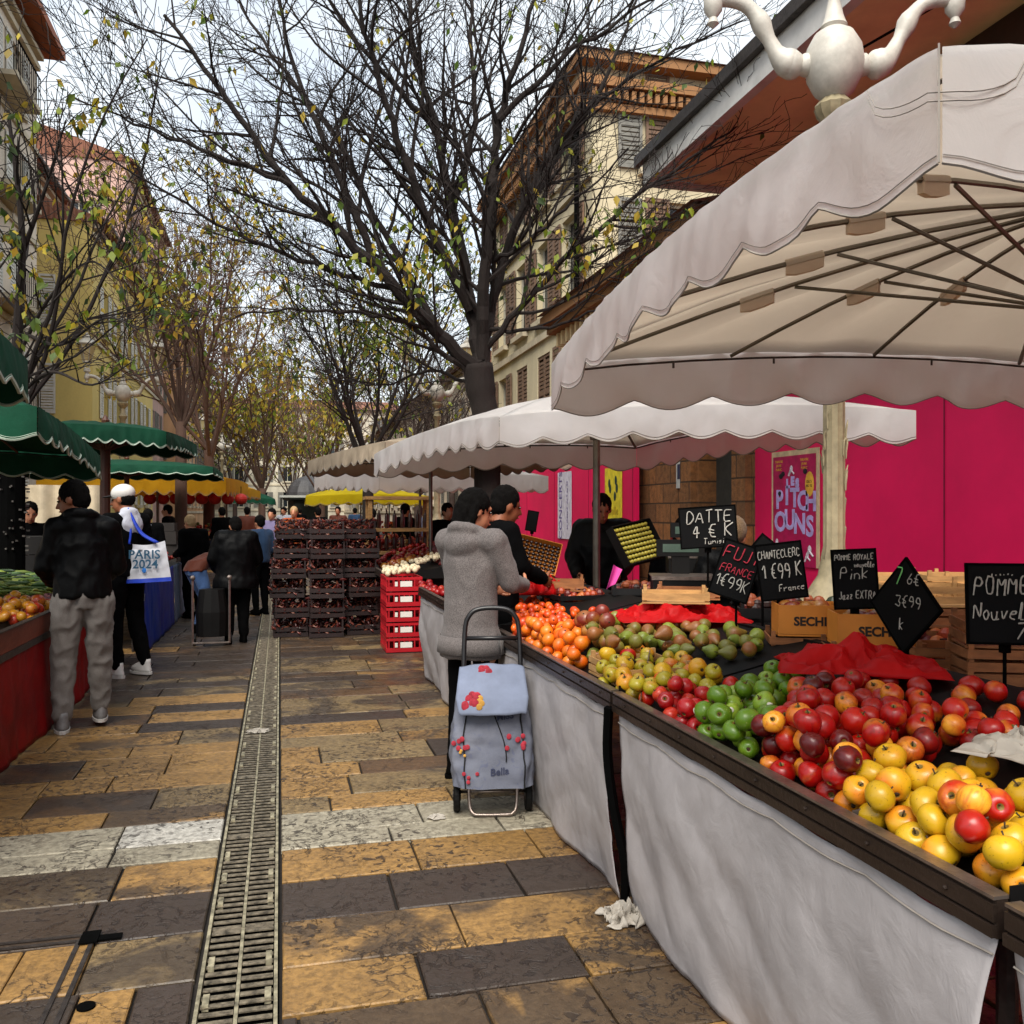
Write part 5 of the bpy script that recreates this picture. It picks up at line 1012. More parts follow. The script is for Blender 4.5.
# =================== red plastic crates with garlic, further on
M['redc'] = mat('red_plastic', 'a81420', .4, .15, 4, .05); M['label'] = mat('white_crate_label', 'd8d4cc', .6, .05); M['garlic'] = mat('garlic_white', 'c9b99a', .6, .25, 20)
q = ray(398, 638, 10.9)
for i, w_ in enumerate(('lowest', 'second from bottom', 'middle', 'second from top', 'topmost')):
    t = thing('plastic_crate', 'red plastic crate, %s of the labelled stack beside the white cloth' % w_, 'crate', (1.33, 10.2, .005+i*.168), 'red plastic crates in a stack', radians(0)); b = MB(); L, W, Ht = .40, .6, .155
    for s in (-1, 1):
        b.box((0, s*(W/2-.008), Ht*.16), (L, .016, Ht*.3)); b.box((0, s*(W/2-.008), Ht*.9), (L, .016, Ht*.18)); b.box((s*(L/2-.008), 0, Ht*.16), (.016, W-.034, Ht*.3)); b.box((s*(L/2-.008), 0, Ht*.9), (.016, W-.034, Ht*.18))
        for j in range(7): b.box((-L/2+.03+j*(L-.06)/6, s*(W/2-.008), Ht*.55), (.014, .014, Ht*.5))
        for j in range(10): b.box((s*(L/2-.008), -W/2+.03+j*(W-.06)/9, Ht*.55), (.014, .014, Ht*.5))
    b.box((0, 0, .008), (L-.04, W-.04, .01)); b.build('shell', M['redc'], t, local=True); b = MB(); b.box((.02, -W/2-.002, Ht*.52), (.13, .003, .06)); b.box((-.09, -W/2-.002, Ht*.52), (.03, .003, .05)); b.build('label', M['label'], t, local=True)
KINDS['garl'] = ([citrus_mesh('garlic_bulb', .03, M['garlic'], .8, seed=21)], .03)
g_sf = lambda x, y: .84+.05*(x-.7)
gp = [(.74, 9.86), (1.12, 9.86), (1.12, 10.44), (.74, 10.44)]; rnd = random.Random(4)
def quick(nm, mesh, r, x0, x1, y0, y1, z, n, label, cat, group, seed, slope=0):
    rnd = random.Random(seed)
    for i in range(n):
        o = bpy.data.objects.new(nm, mesh); COL.objects.link(o); x = rnd.uniform(x0, x1); y = rnd.uniform(y0, y1); o.location = (x, y, z+slope*(x-x0)+rnd.uniform(0, .03)); o.rotation_euler = (rnd.uniform(0, 6), rnd.uniform(0, 6), 0); s = rnd.uniform(.85, 1.15); o.scale = (s,)*3; tag(o, label, cat, group)
quick('garlic_bulb', KINDS['garl'][0][0], .03, 1.15, 1.53, 9.93, 10.48, .86, 60, 'pale garlic bulb heaped above the red plastic crates', 'garlic', 'garlic bulbs', 5, .12)
quick('garlic_bulb', KINDS['garl'][0][0], .03, 1.25, 2.1, 10.7, 11.3, .84, 60, 'pale garlic bulb at the near end of the long stall', 'garlic', 'garlic bulbs on the long stall', 15, .24)
stall(10.6, 15.0, 'long stall of garlic and red vegetables beyond the stack of red crates', X0=1.16, X1=2.4, zf=.76, zb=1.0)
quick('tomato', KINDS['tom'][0][0], .036, 1.25, 2.2, 11.9, 14.6, .85, 90, 'dark red tomato on the long stall beyond the garlic', 'tomato', 'tomatoes on the long stall', 6, .2)
quick('onion', KINDS['mango'][0][0], .04, 1.25, 2.3, 11.3, 11.9, .85, 40, 'reddish onion on the long stall beside the garlic', 'onion', 'onions', 7, .2)
# brown wooden rack under the lemon umbrella
q = ray(398, 500, 14); rk = thing('wooden_rack', 'light wooden display rack under the lemon yellow umbrella', 'rack', (q.x, q.y, 0)); b = MB()
for dx in (-.45, .45):
    for dy in (-.2, .2): b.box2((q.x+dx-.03, q.y+dy-.03, 0), (q.x+dx+.03, q.y+dy+.03, 1.78))
b.build('post', M['crate'], rk); b = MB()
for z in (.9, 1.25, 1.74): b.box2((q.x-.52, q.y-.26, z), (q.x+.52, q.y+.26, z+.05))
b.build('shelf', M['crate'], rk); b = MB(); rl = random.Random(3)
for i in range(16): b.lathe([(.03, 0), (.035, .1), (.03, .2), (.012, .24), (.012, .28)], (q.x-.42+.12*(i % 8), q.y-.05, .951 if i < 8 else 1.301), 8)
tag(b.build('bottles_row', mat('dark_jars', '3a1c14', .3, .5, 9)), 'rows of dark jars on the light wooden display rack', 'jars', kind='stuff')
# the dark red mass in the lane: stacked dark crates of red produce
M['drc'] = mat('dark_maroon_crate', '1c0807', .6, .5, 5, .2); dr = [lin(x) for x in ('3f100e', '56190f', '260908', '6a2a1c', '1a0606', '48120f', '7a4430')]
def att(name, rough=.6):
    t = NT(name); a = t.add('Attribute', attribute_name='col'); t.base(a.outputs['Color']); t.set(Roughness=rough); return t.m
M['redleaf'] = att('dried_red_produce', .5); M['green_v'] = att('mixed_green_vegetables', .5)
dcp = None; cn = ('lowest', 'second', 'third', 'fourth', 'fifth', 'topmost')
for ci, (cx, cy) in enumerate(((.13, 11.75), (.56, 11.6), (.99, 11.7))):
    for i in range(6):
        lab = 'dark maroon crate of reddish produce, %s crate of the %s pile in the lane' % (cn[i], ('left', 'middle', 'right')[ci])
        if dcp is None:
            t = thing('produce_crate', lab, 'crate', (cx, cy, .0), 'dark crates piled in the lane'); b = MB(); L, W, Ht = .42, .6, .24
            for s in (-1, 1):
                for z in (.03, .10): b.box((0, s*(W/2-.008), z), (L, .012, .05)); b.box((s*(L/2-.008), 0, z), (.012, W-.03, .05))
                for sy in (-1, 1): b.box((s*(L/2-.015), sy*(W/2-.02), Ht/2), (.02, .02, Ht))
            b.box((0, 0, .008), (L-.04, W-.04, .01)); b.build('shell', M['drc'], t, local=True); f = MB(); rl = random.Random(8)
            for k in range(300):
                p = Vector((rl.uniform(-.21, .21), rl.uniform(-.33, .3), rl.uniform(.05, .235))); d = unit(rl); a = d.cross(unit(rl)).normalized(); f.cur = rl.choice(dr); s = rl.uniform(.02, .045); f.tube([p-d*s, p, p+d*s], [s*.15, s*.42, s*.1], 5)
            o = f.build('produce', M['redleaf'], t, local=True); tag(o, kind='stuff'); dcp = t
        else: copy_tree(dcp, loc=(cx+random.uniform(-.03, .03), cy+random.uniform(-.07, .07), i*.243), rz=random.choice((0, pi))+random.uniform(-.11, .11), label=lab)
# =================== stalls on the left
M['redcl'] = cloth('dark_red_cloth', '8e0d10', .05, '600808', .55, .45); M['bluecl'] = cloth('blue_tarpaulin', '1238a0', .08, '0a2060', .5, .3); M['brboard'] = mat('red_brown_wood_board', '6a2f1c', .5, .4, 8, .3, scl=(1, .2, 1))
def left_stall(y0, y1, label, m, X0=-1.6, X1=-2.9, board=True):
    t = thing('market_stall', label, 'stall', ((X0+X1)/2, (y0+y1)/2, 0), 'stalls on the left side'); b = MB(); n = b.vert((X0-.03, y0, .72), (X1, y0, .92), (X1, y1, .92), (X0-.03, y1, .72)); b.face(n, n+1, n+2, n+3); b.build('tabletop', M['tray'], t)
    if board: b = MB(); b.box2((X0-.03, y0, .70), (X0, y1, .83)); b.build('front_board', M['brboard'], t); b = MB(); b.box2((X0-.035, y0, .8305), (X0+.008, y1, .838)); b.box2((X0-.02, y0, .655), (X0+.006, y1, .699)); b.build('edge_strip', M['steel'], t)
    for x in (X0-.12, X1+.1):
        for y in (y0+.1, y1-.1): b = MB(); b.tube([(x, y, 0), (x, y, .7)], .02, 6); b.build('leg', M['steel'], t)
    return t
def lskirt(y0, y1, label, m, X0=-1.6, seed=0, top=.655):
    def f(u, v):
        y = y0+(y1-y0)*u; return Vector((X0-.01+.02*v+.03*v*noise.noise(Vector((u*(y1-y0)*3, v*.7, seed)))+.02*noise.noise(Vector((u*(y1-y0)*7, v*2, seed))), y, top*(1-v)+.01))
    b = MB(); b.grid(f, int((y1-y0)*24), 20); tag(b.build('table_skirt', m, smooth=True, thick=.002), label, 'cloth')
left_stall(3.2, 10.0, 'wooden stall of vegetables at the left edge, hung with dark red cloth', M['redcl']); lskirt(3.2, 10.0, 'dark red cloth hanging below the vegetable stall on the left', M['redcl'])
left_stall(10.6, 15.5, 'stall of bright fruit behind the man with the tote bag, hung with blue cloth', M['bluecl'], X0=-1.45, board=False); lskirt(10.05, 13.2, 'blue cloth hanging from the fruit stall in the middle left', M['bluecl'], -1.42, 3, .8); lskirt(13.25, 15.5, 'grey-blue cloth farther along the left fruit stall', mat('grey_blue_cloth', '5a6a80', .8), -1.42, 4, .8)
lsf = lambda x, y: .73+.2*(-1.63-x)/1.27
def lheap(x0, x1, y0, y1, n, kinds, label, cat, group, seed): return heap([(x0, y0), (x1, y0), (x1, y1), (x0, y1)], n, kinds, label, cat, group, seed, sf=lsf, xmin=-9, K=14, zmax=.16)
M['plum'] = fruit_mat('dusky_plum_skin', '5a2230', '8a4a4a', .5, 9, rough=.4); KINDS['plum'] = ([citrus_mesh('plum', .024, M['plum'], .95, seed=31)], .024); M['yred'] = fruit_mat('yellow_red_tomato_skin', 'c98a1e', 'a8321a', .5, 7); KINDS['yred'] = ([citrus_mesh('tomato', .042, M['yred'], .8, seed=32)], .042)
lheap(-2.7, -1.66, 6.9, 7.9, 90, [('yred', 1)], 'yellow and red tomato at the left picture edge', 'tomato', 'yellow and red tomatoes', 41)
lheap(-2.6, -1.66, 7.9, 8.9, 150, [('plum', 1)], 'small dusky plum beside the tomatoes on the left stall', 'plum', 'plums', 42)
def pods(name, label, cat, x0, x1, y0, y1, n, cols, L, r, seed, zoff=.03):
    rl = random.Random(seed); b = MB(); cl = [lin(c) for c in cols]
    for i in range(n):
        x, y = rl.uniform(x0, x1), rl.uniform(y0, y1); a = rl.gauss(.3, .5); p = Vector((x, y, lsf(x, y)+zoff+rl.uniform(0, .06))); d = Vector((cos(a), sin(a), rl.uniform(-.15, .15)))*L*rl.uniform(.7, 1.2)/2; c = Vector((0, 0, rl.uniform(0, .015))); b.cur = rl.choice(cl); b.tube([p-d, p-d*.4+c, p+d*.4+c, p+d], [r*.4, r, r, r*.35], 6)
    tag(b.build(name, M['green_v'], smooth=True), label, cat, kind='stuff')
pods('green_beans', 'heap of pale green beans behind the plums on the left stall', 'beans', -2.9, -2.0, 8.3, 9.3, 420, ('8a9a3a', 'a0aa4a', '6f8230', '4f6a26'), .16, .011, 51); pods('courgettes', 'dark green courgettes and greens at the back of the left stall', 'vegetables', -2.9, -1.8, 9.1, 9.9, 300, ('26401c', '3a5a26', '1c2e18', '6a7a3a'), .22, .02, 52); pods('beans', 'pale pods strewn over the back of the left stall', 'beans', -2.9, -1.8, 8.7, 9.6, 160, ('5f7a30', '3a5a26', '8a9a3a', '22361a'), .2, .018, 53, .05)
quick('orange', KINDS['orange'][0][0], .038, -2.5, -1.55, 11.2, 13.4, .86, 60, 'orange on the blue-clothed stall in the middle left', 'orange', 'oranges on the left stall', 8, 0); quick('lemon', KINDS['yg'][0][0], .036, -2.4, -1.5, 10.6, 11.3, .86, 20, 'yellow fruit at the near end of the blue-clothed stall', 'lemon', 'yellow fruit on the left stall', 9, 0)
quick('tomato', KINDS['tom'][0][0], .036, -2.5, -1.55, 13.4, 15.2, .86, 50, 'red tomato at the far end of the blue-clothed stall', 'tomato', 'tomatoes on the left stall', 10, 0)
# red lanterns under the big yellow umbrella, shelves and goods behind the left stalls
lt0 = None; M['lant'] = mat('red_paper_lantern', 'b5241a', .6, .2, 6)
for i in range(8):
    px = 150+i*13; q = ray(px, 499, 24.5); lab = 'red paper lantern under the yellow umbrella, number %d from the left' % (i+1); lab = 'round red lantern hanging under the edge of the golden yellow umbrella'
    if lt0 is None:
        lt0 = thing('paper_lantern', lab, 'lantern', q, 'red lanterns under the yellow umbrella'); b = MB(); b.ell((0, 0, 0), (.17, .17, .15), 14); b.build('shade', M['lant'], lt0, local=True); b = MB(); b.tube([(0, 0, .14), (0, 0, .34)], .01, 4); b.build('cord', M['black'], lt0, local=True)
    else: copy_tree(lt0, loc=q)
# dark hanging display at the far left (column hung with small pale things)
q = ray(11, 513, 8.9); hg = thing('hanging_display', 'dark column hung with small shiny packets at the left picture edge', 'display', (q.x, q.y, 0)); b = MB(); b.lathe([(.13, 0), (.13, 2.1)], (q.x, q.y, 0), 12); b.build('post', M['black'], hg)
b = MB(); rl = random.Random(6)
for i in range(90): a = rl.uniform(0, 2*pi); b.box((q.x+cos(a)*.15, q.y+sin(a)*.15, rl.uniform(.9, 2.0)), (.03, .014, .016), Matrix.Rotation(a, 3, 'Z'))
tag(b.build('packets', mat('pale_shiny_packets', '4c4844', .4, .6, 20), hg), kind='stuff')
# kraft sacks / shop goods far left stall
for i, (px, d, w, h, c, lab) in enumerate(((22, 9.6, .5, 1.15, '14110f', 'dark stacked boxes behind the left vegetables'), (62, 15, 1.2, 1.9, 'b7a88e', 'pale canvas wind screen behind the left stalls'), (160, 17.5, .7, 1.2, '1b1512', 'dark stacked boxes behind the tote bag'))):
    q = ray(px, 513, d); t = thing('box_stack' if i != 1 else 'wind_screen', lab, 'boxes' if i != 1 else 'screen', (q.x, q.y, 0)); m = mat('stack_tone', c, .8, .3, 3); rl = random.Random(i); b = MB()
    if i == 1:
        def f(u, v): return Vector((q.x+(u-.5)*w, q.y+.06*sin(u*19), .3+v*(h-.2)))
        b.grid(f, 40, 4); b.build('sheet', m, t, thick=.01); b = MB(); b.tube([(q.x-w/2, q.y, 0), (q.x-w/2, q.y, h+.1)], .02, 6); b.tube([(q.x+w/2, q.y, 0), (q.x+w/2, q.y, h+.1)], .02, 6); b.build('post', M['steel'], t)
    else:
        z = 0; 
        while z < h: hh = rl.uniform(.16, .26); b = MB(); b.box((q.x+rl.uniform(-.03, .03), q.y, z+hh/2), (w*rl.uniform(.85, 1), .4, hh-.006), Matrix.Rotation(rl.uniform(-.1, .1), 3, 'Z')); b.build('box', m, t); z += hh
# counters and goods under the far umbrellas
def goods(px, d, w, h, label, cols, seed, skirtc='3a1512'):
    q = ray(px, 513, d); t = thing('market_stall', label, 'stall', (q.x, q.y, 0)); rl = random.Random(seed); b = MB(); b.box2((q.x-w/2, q.y-.5, 0), (q.x+w/2, q.y+.5, .82)); b.build('counter', mat('far_counter', skirtc, .8, .3), t)
    b = MB(); cl = [lin(c) for c in cols]
    for i in range(260): b.cur = rl.choice(cl); s = rl.uniform(.03, .07); x, y = rl.uniform(-w/2, w/2), rl.uniform(-.5, .5); b.ell((q.x+x, q.y+y, .84+(y+.5)*h*.5+rl.uniform(0, .08)), s, 7, rings=4)
    tag(b.build('produce', M['green_v'], t), kind='stuff')
goods(430, 14.5, 2.2, .5, 'far stall of dark red produce under the low white umbrella', ('8a1a16', '5a1210', 'a83a20', '2a0c0a', 'b08a50'), 1); goods(350, 28.5, 3.2, .7, 'far stall under the lemon yellow umbrella', ('a82a1a', 'c9602a', '3a1210', 'c9a03a', '2c3a1c'), 2); goods(185, 25.5, 3.6, .6, 'far stall under the golden yellow umbrella', ('c9602a', 'c9a03a', 'a82a1a', '5a6a2a'), 3, '1c2a3a'); goods(95, 19, 3.2, .5, 'far stall under the wide dark green umbrella', ('a8502a', '7a6a3a', '2c3a1c', '5a1a16'), 4, '1a1714'); goods(475, 11.6, 1.0, .5, 'small stall of red produce beyond the woman in the grey coat', ('a82a1a', '8a1a16', '5a1210'), 5)

# dark clutter between the fruit and the vendors
M['dkp'] = mat('black_crate_plastic', '0a090a', .45, .4, 8)
for k, (x, y, w_, l_, h_, lab) in enumerate(((2.45, 5.75, .5, .36, .22, 'black plastic crate left of the umbrella pole'), (2.9, 5.4, .5, .4, .16, 'black plastic crate right of the umbrella pole'), (2.0, 5.95, .4, .36, .16, 'black plastic crate behind the mandarins'), (2.68, 4.45, .5, .36, .26, 'black plastic crate below the DATTE slate'), (2.78, 3.85, .42, .4, .3, 'tall black crate below the FUJI slate'), (2.9, 3.4, .5, .4, .22, 'black crate just left of the orange printed boxes'), (2.6, 4.95, .4, .4, .12, 'low black crate in front of the scales'))):
    z0 = .80 if y < 5.2 else .84
    t = thing('plastic_crate', lab, 'crate', (x, y, z0), 'black plastic crates among the vendors', radians(-20+13*(k % 3))); b = MB()
    for s in (-1, 1):
        for i in range(3): b.box((0, s*(l_/2-.006), .03+(h_-.03)*(i+.3)/3), (w_, .012, (h_-.03)/3*.7)); b.box((s*(w_/2-.006), 0, .03+(h_-.03)*(i+.3)/3), (.012, l_-.026, (h_-.03)/3*.7))
        for q in (-1, 1): b.box((s*(w_/2-.02), q*(l_/2-.02), h_/2), (.02, .02, h_))
    b.box((0, 0, .01), (w_-.03, l_-.03, .015)); b.build('shell', M['dkp'], t, local=True)
    f = MB(); rl = random.Random(k); cl = [lin(c) for c in (('5a1a12', '2a1510', '7a3a1c'), ('3a4a20', '1f2a14', '6a6a2a'), ('9a3a1a', '5a1510', 'b0602a'))[k % 3]]
    for i in range(70): f.cur = rl.choice(cl); f.ell((rl.uniform(-w_/2+.04, w_/2-.04), rl.uniform(-l_/2+.04, l_/2-.04), h_-.03+rl.uniform(-.02, .03)), rl.uniform(.02, .035), 8, rings=5)
    tag(f.build('produce', M['green_v'], t, local=True), kind='stuff')
q = ray(611, 577, 5.9); b = MB(); b.grid(lambda u, v: q+Vector(((u-.5)*.06+.05*v, .02*sin(u*3), (v-.5)*.16*(1-.4*u))), 6, 6); tag(b.build('pink_leaflet', mat('neon_pink_paper', 'd8409a', .6), thick=.001), 'pointed pink leaflet standing behind the mandarins', 'leaflet')
# =================== people
M['skin'] = mat('skin', 'b5795a', .5, .08, 6); M['skind'] = mat('tanned_skin', '8a5236', .5, .08, 6); M['hairk'] = mat('black_hair', '050302', .8, .4, 60, .9, spec=.12, scl=(6, 6, 1)); M['hairb'] = mat('blond_grey_hair', 'a8895f', .6, .3, 30, .4, scl=(6, 6, 1)); M['eye'] = mat('dark_eye', '1a100c', .2); M['lip'] = mat('lip', '8a4238', .5)
def fabric(name, c, rough=.9, mel=0., c2=None, bsc=1., spec=.2, sheen=.1):
    t = NT(name); c = lin(c); n = t.noise(5, 5, .6); g = t.noise(160, 3, .7); lo = tuple(x*.72 for x in c[:3])+(1,)
    col = t.mix(n, lo, c)
    if mel: col = t.mix(t.ramp(g, [(.4, 0.), (.62, mel)]), col, lin(c2) if c2 else lo)
    t.base(col); t.set(Roughness=rough); t.p.inputs['Specular IOR Level'].default_value = spec; t.p.inputs['Sheen Weight'].default_value = sheen; t.bump(t.math('ADD', t.noise(240, 2, .5), t.math('MULTIPLY', t.noise(14, 4, .6), 2.)), .25*bsc, .006); return t.m
V_ = Vector
def joints(H, pose):
    s = H/1.75; J = dict(pel=(0, 0, .95), wst=(0, 0, 1.08), chs=(0, 0, 1.28), nck=(0, -.015, 1.46), hd=(0, .025, 1.62), hl=(-.09, 0, .92), kl=(-.10, .02, .50), al=(-.10, -.02, .09), hr=(.09, 0, .92), kr=(.10, .02, .50), ar=(.10, -.02, .09),
        sl=(-.18, -.01, 1.42), el=(-.23, -.04, 1.14), wl=(-.23, .06, .90), sr=(.18, -.01, 1.42), er=(.23, -.04, 1.14), wr=(.23, .06, .90)); J.update(pose); return {k: V_(v)*s for k, v in J.items()}, s
def hand(mb, w, d, nrm, s, curl=.5, side=1):
    d = d.normalized(); nrm = (nrm-d*nrm.dot(d)).normalized(); sd = d.cross(nrm)*side; R = Matrix((sd, d, nrm)).transposed()
    mb.ell(w+d*.045*s, (.04*s, .052*s, .015*s), 12, R, 8); mb.cap(w-d*.03*s, w+d*.02*s, .026*s, .027*s, 10)
    for i, (o, L) in enumerate(((-.029, .062), (-.01, .074), (.01, .069), (.028, .054))):
        p = w+d*.082*s+sd*o*s; a = curl*.5; pts = [p]; dd = d
        for k in range(3): dd = (d*cos(a)+nrm*sin(a)); pts.append(pts[-1]+dd*L*s*(.45, .32, .25)[k]); a += curl*.75
        for k in range(3): mb.cap(pts[k], pts[k+1], (.0092, .0085, .0078)[k]*s, (.0085, .0078, .0068)[k]*s, 8)
    p = w+d*.03*s-sd*.034*s; q = p+(d*.5-sd*.75+nrm*.35).normalized()*.036*s; r_ = q+(d*.9-sd*.3+nrm*.4).normalized()*.032*s; mb.cap(p, q, .012*s, .0105*s, 8); mb.cap(q, r_, .0105*s, .008*s, 8)
def headR(yaw, pitch, tilt=0): return Euler((radians(pitch), radians(tilt), radians(yaw)), 'XYZ').to_matrix()
def person(name_label, X, Y, rz, H, pose=None, head=(0, 0, 0), vox=.013, top=None, topm=None, legm=None, shoem=None, solem=None, skin=None, hair='short', hairm=None, coat=0, hood=None, hoodm=None, bulk=1., leg=1., curl=(.5, .5), hn=None, group=None, seed=0, fold=.014, z0=0, cat='person', legcut=None, sleeves=1.0, far=False):
    J, s = joints(H, pose or {}); t = thing('person', name_label, cat, (X, Y, z0), group, rz); skin = skin or M['skin']; R = headR(*head); hd = J['hd']; hp = lambda x, y, z: hd+R @ (V_((x, y, z))*s)
    b = MB(); b.loft([(J['pel']-V_((0, 0, .07*s)), .13*s, .09*s), (J['pel'], .145*s, .1*s), (J['wst'], .125*s, .09*s), (J['chs'], .15*s, .1*s), (J['chs'].lerp(J['nck'], .7), .14*s, .08*s), (J['nck'], .06*s, .06*s)], 16)
    b.cap(J['nck']-V_((0, 0, .03)), hp(0, -.02, -.05), .058*s, .054*s)
    b.ell(hp(0, -.012, .03), (.075*s, .096*s, .10*s), 18, R, 12); b.ell(hp(0, .028, -.04), (.056*s, .066*s, .082*s), 14, R, 10); b.ell(hp(0, .072, -.098), (.024*s, .02*s, .018*s), 10, R); b.cap(hp(0, .088, .018), hp(0, .118, -.028), .009*s, .015*s, 8); b.cap(hp(-.036, .08, .03), hp(.036, .08, .03), .011*s, .011*s, 8)
    b.cap(hp(-.018, .092, -.062), hp(.018, .092, -.062), .01*s, .01*s, 8)
    for q in (-1, 1): b.ell(hp(q*.078, -.01, -.008), (.012*s, .022*s, .034*s), 8, R)
    for k in 'lr':
        sg = -1 if k == 'l' else 1
        b.cap(J['s'+k], J['e'+k], .05*s, .04*s); b.cap(J['e'+k], J['w'+k], .04*s, .026*s); b.cap(J['h'+k], J['k'+k], .085*s, .055*s); b.cap(J['k'+k], J['a'+k], .055*s, .036*s); b.cap(J['a'+k], J['a'+k]+V_((0, .1, -.045))*s, .036*s, .025*s); b.cap(J['chs'].lerp(J['nck'], .75), J['s'+k], .055*s, .055*s)
    body = resolve(b, vox, 1)
    if not far:
        for i, k in enumerate('lr'):
            d = J['w'+k]-J['e'+k]; n = (hn[i] if hn and hn[i] else V_((1 if k == 'l' else -1, .2, 0))); hand(body, J['w'+k], d, V_(n), s, curl[i], 1 if k == 'l' else -1)
    else:
        for k in 'lr': d = (J['w'+k]-J['e'+k]).normalized(); body.ell(J['w'+k]+d*.05, (.03, .03, .04), 8)
    body.build('body', skin, t, smooth=True, local=True)
    if not far:
        e = MB()
        for q in (-1, 1): e.ell(hp(q*.03, .086, .008), (.0125*s, .009*s, .008*s), 8, R)
        e.build('eyes', M['eye'], t, local=True); e = MB(); e.cap(hp(-.02, .1, -.062), hp(.02, .1, -.062), .005*s, .005*s, 6); e.build('lips', M['lip'], t, local=True)
    # trousers
    if legm:
        b = MB(); g = leg; b.loft([(J['pel']-V_((0, 0, .1*s)), .13*s*g, .105*s*g), (J['pel']-V_((0, 0, .02*s)), .165*s*g, .125*s*g), (J['wst'], .145*s*g, .11*s*g)], 18)
        for k in 'lr': b.cap(J['h'+k]-V_((0, 0, .02)), J['k'+k], .105*s*g, .074*s*g); b.cap(J['k'+k], J['a'+k]+V_((0, 0, .03)), .076*s*g, .055*s*g)
        resolve(b, vox*1.1, 2, fold*1.3, 9, seed).build('trousers', legm, t, smooth=True, local=True)
    for k in 'lr':
        a = J['a'+k]; f = V_((0, .26*s, 0)); sh_ = MB()
        sh_.loft([(a+V_((0, .02, -.07))*s, .045*s, .1*s), (a+V_((0, .045, -.045))*s, .05*s, .125*s), (a+V_((0, .04, -.02))*s, .046*s, .11*s), (a+V_((0, .0, .02))*s, .045*s, .065*s), (a+V_((0, -.01, .05))*s, .043*s, .05*s)], 16)
        so_ = sh_.build('shoe', shoem or M['black'], t, smooth=True, local=True); q = MB(); q.loft([(a+V_((0, .045, -.089))*s, .05*s, .135*s), (a+V_((0, .045, -.066))*s, .053*s, .137*s)], 16); q.build('sole', solem or M['black'], so_, smooth=False, local=True)
    # upper garment
    if topm:
        b = MB(); g = bulk; bt = J['pel']+V_((0, 0, .0))
        rg = []
        if coat: lo = J['pel']+V_((0, .0, -coat)); rg += [(lo, .205*s*g, .155*s*g), (J['pel'].lerp(lo, .4), .2*s*g, .15*s*g)]
        rg += [(J['pel']-V_((0, 0, .03)), .18*s*g, .135*s*g), (J['wst'], .17*s*g, .13*s*g), (J['chs'], .185*s*g, .135*s*g), (J['chs'].lerp(J['nck'], .6), .165*s*g, .11*s*g), (J['nck']-V_((0, 0, .0)), .085*s, .08*s), (J['nck']+V_((0, .005, .045)), .075*s, .075*s)]
        b.loft(rg, 22)
        for k in 'lr':
            b.cap(J['chs'].lerp(J['nck'], .7), J['s'+k], .085*s*g, .083*s*g); b.cap(J['s'+k], J['e'+k], .078*s*g, .064*s*g)
            if sleeves > .6: b.cap(J['e'+k], J['e'+k].lerp(J['w'+k], .93), .064*s*g, .045*s*g)
        if hood == 'down': b.ell(J['nck']+V_((0, -.08, -.05))*s, (.12*s, .055*s, .085*s), 14); b.tube([J['nck']+V_((sin(a)*.095, cos(a)*.085-.015, .015-.035*cos(a)))*s for a in [2*pi*i/14 for i in range(15)]], .032*s, 10)
        resolve(b, vox*1.1, 2, fold, 8, seed+5).build(top or 'jacket', topm, t, smooth=True, local=True)
        if hoodm:
            b = MB(); b.ell(J['nck']+V_((0, -.08, -.07))*s, (.115*s, .045*s, .11*s), 14); b.ell(J['nck']+V_((0, .03, -.06))*s, (.15*s, .11*s, .05*s), 14); b.ell(J['nck']+V_((0, -.04, .05))*s, (.085*s, .07*s, .04*s), 14); b.tube([J['nck']+V_((sin(a)*.1, cos(a)*.085+.01, -.02-.05*cos(a)))*s for a in [2*pi*i/14 for i in range(15)]], .035*s, 10); resolve(b, vox, 2, fold, 9, seed+2).build('hood', hoodm, t, smooth=True, local=True)
    # hair
    hm = hairm or M['hairk']; b = MB()
    if hair in ('short', 'bob', 'bun', 'long'):
        b.ell(hp(0, -.022, .042), (.084*s, .1*s, .098*s), 18, R, 12); b.ell(hp(0, -.05, -.0), (.076*s, .07*s, .085*s), 14, R)
    if hair in ('bob', 'long'):
        L = .12 if hair == 'bob' else .2
        b.cap(hp(0, -.055, .0), hp(0, -.075, -L*.8), .08*s, .06*s)
        for q in (-1, 1): b.cap(hp(q*.07, -.03, .03), hp(q*.06, -.05, -L*.85), .03*s, .028*s)
    if hair == 'bun': b.ell(hp(0, -.12, .04), .045*s, 12)
    if hair == 'cap': b.ell(hp(0, -.035, .0), (.078*s, .08*s, .07*s), 14, R)
    if b.v: resolve(b, vox*.7, 1, .012, 34, seed, (1.8, 1.8, .35)).build('hair', hm, t, smooth=True, local=True)
    return t, J, s, hp, R
BK = fabric('black_padded_fabric', '050506', .5, spec=.10, sheen=0); BK2 = fabric('black_fabric', '060607', .9, spec=.06, sheen=0); GJ = fabric('grey_jogging_fleece', '77716d', .95, .5, '57524e'); GC = fabric('grey_marl_wool', '77706e', .95, .7, '3f3a3a', 1.5); WH = fabric('white_cotton', 'b9bcc8', .9); JE = fabric('blue_denim', '4a6796', .9, .5, '2c3f66'); BR = fabric('brown_leatherette', '5e2c1c', .6); SHW = mat('white_shoe', 'c9c6c2', .5, .06); SHG = mat('grey_shoe', '6f6c6c', .6, .3, 20)
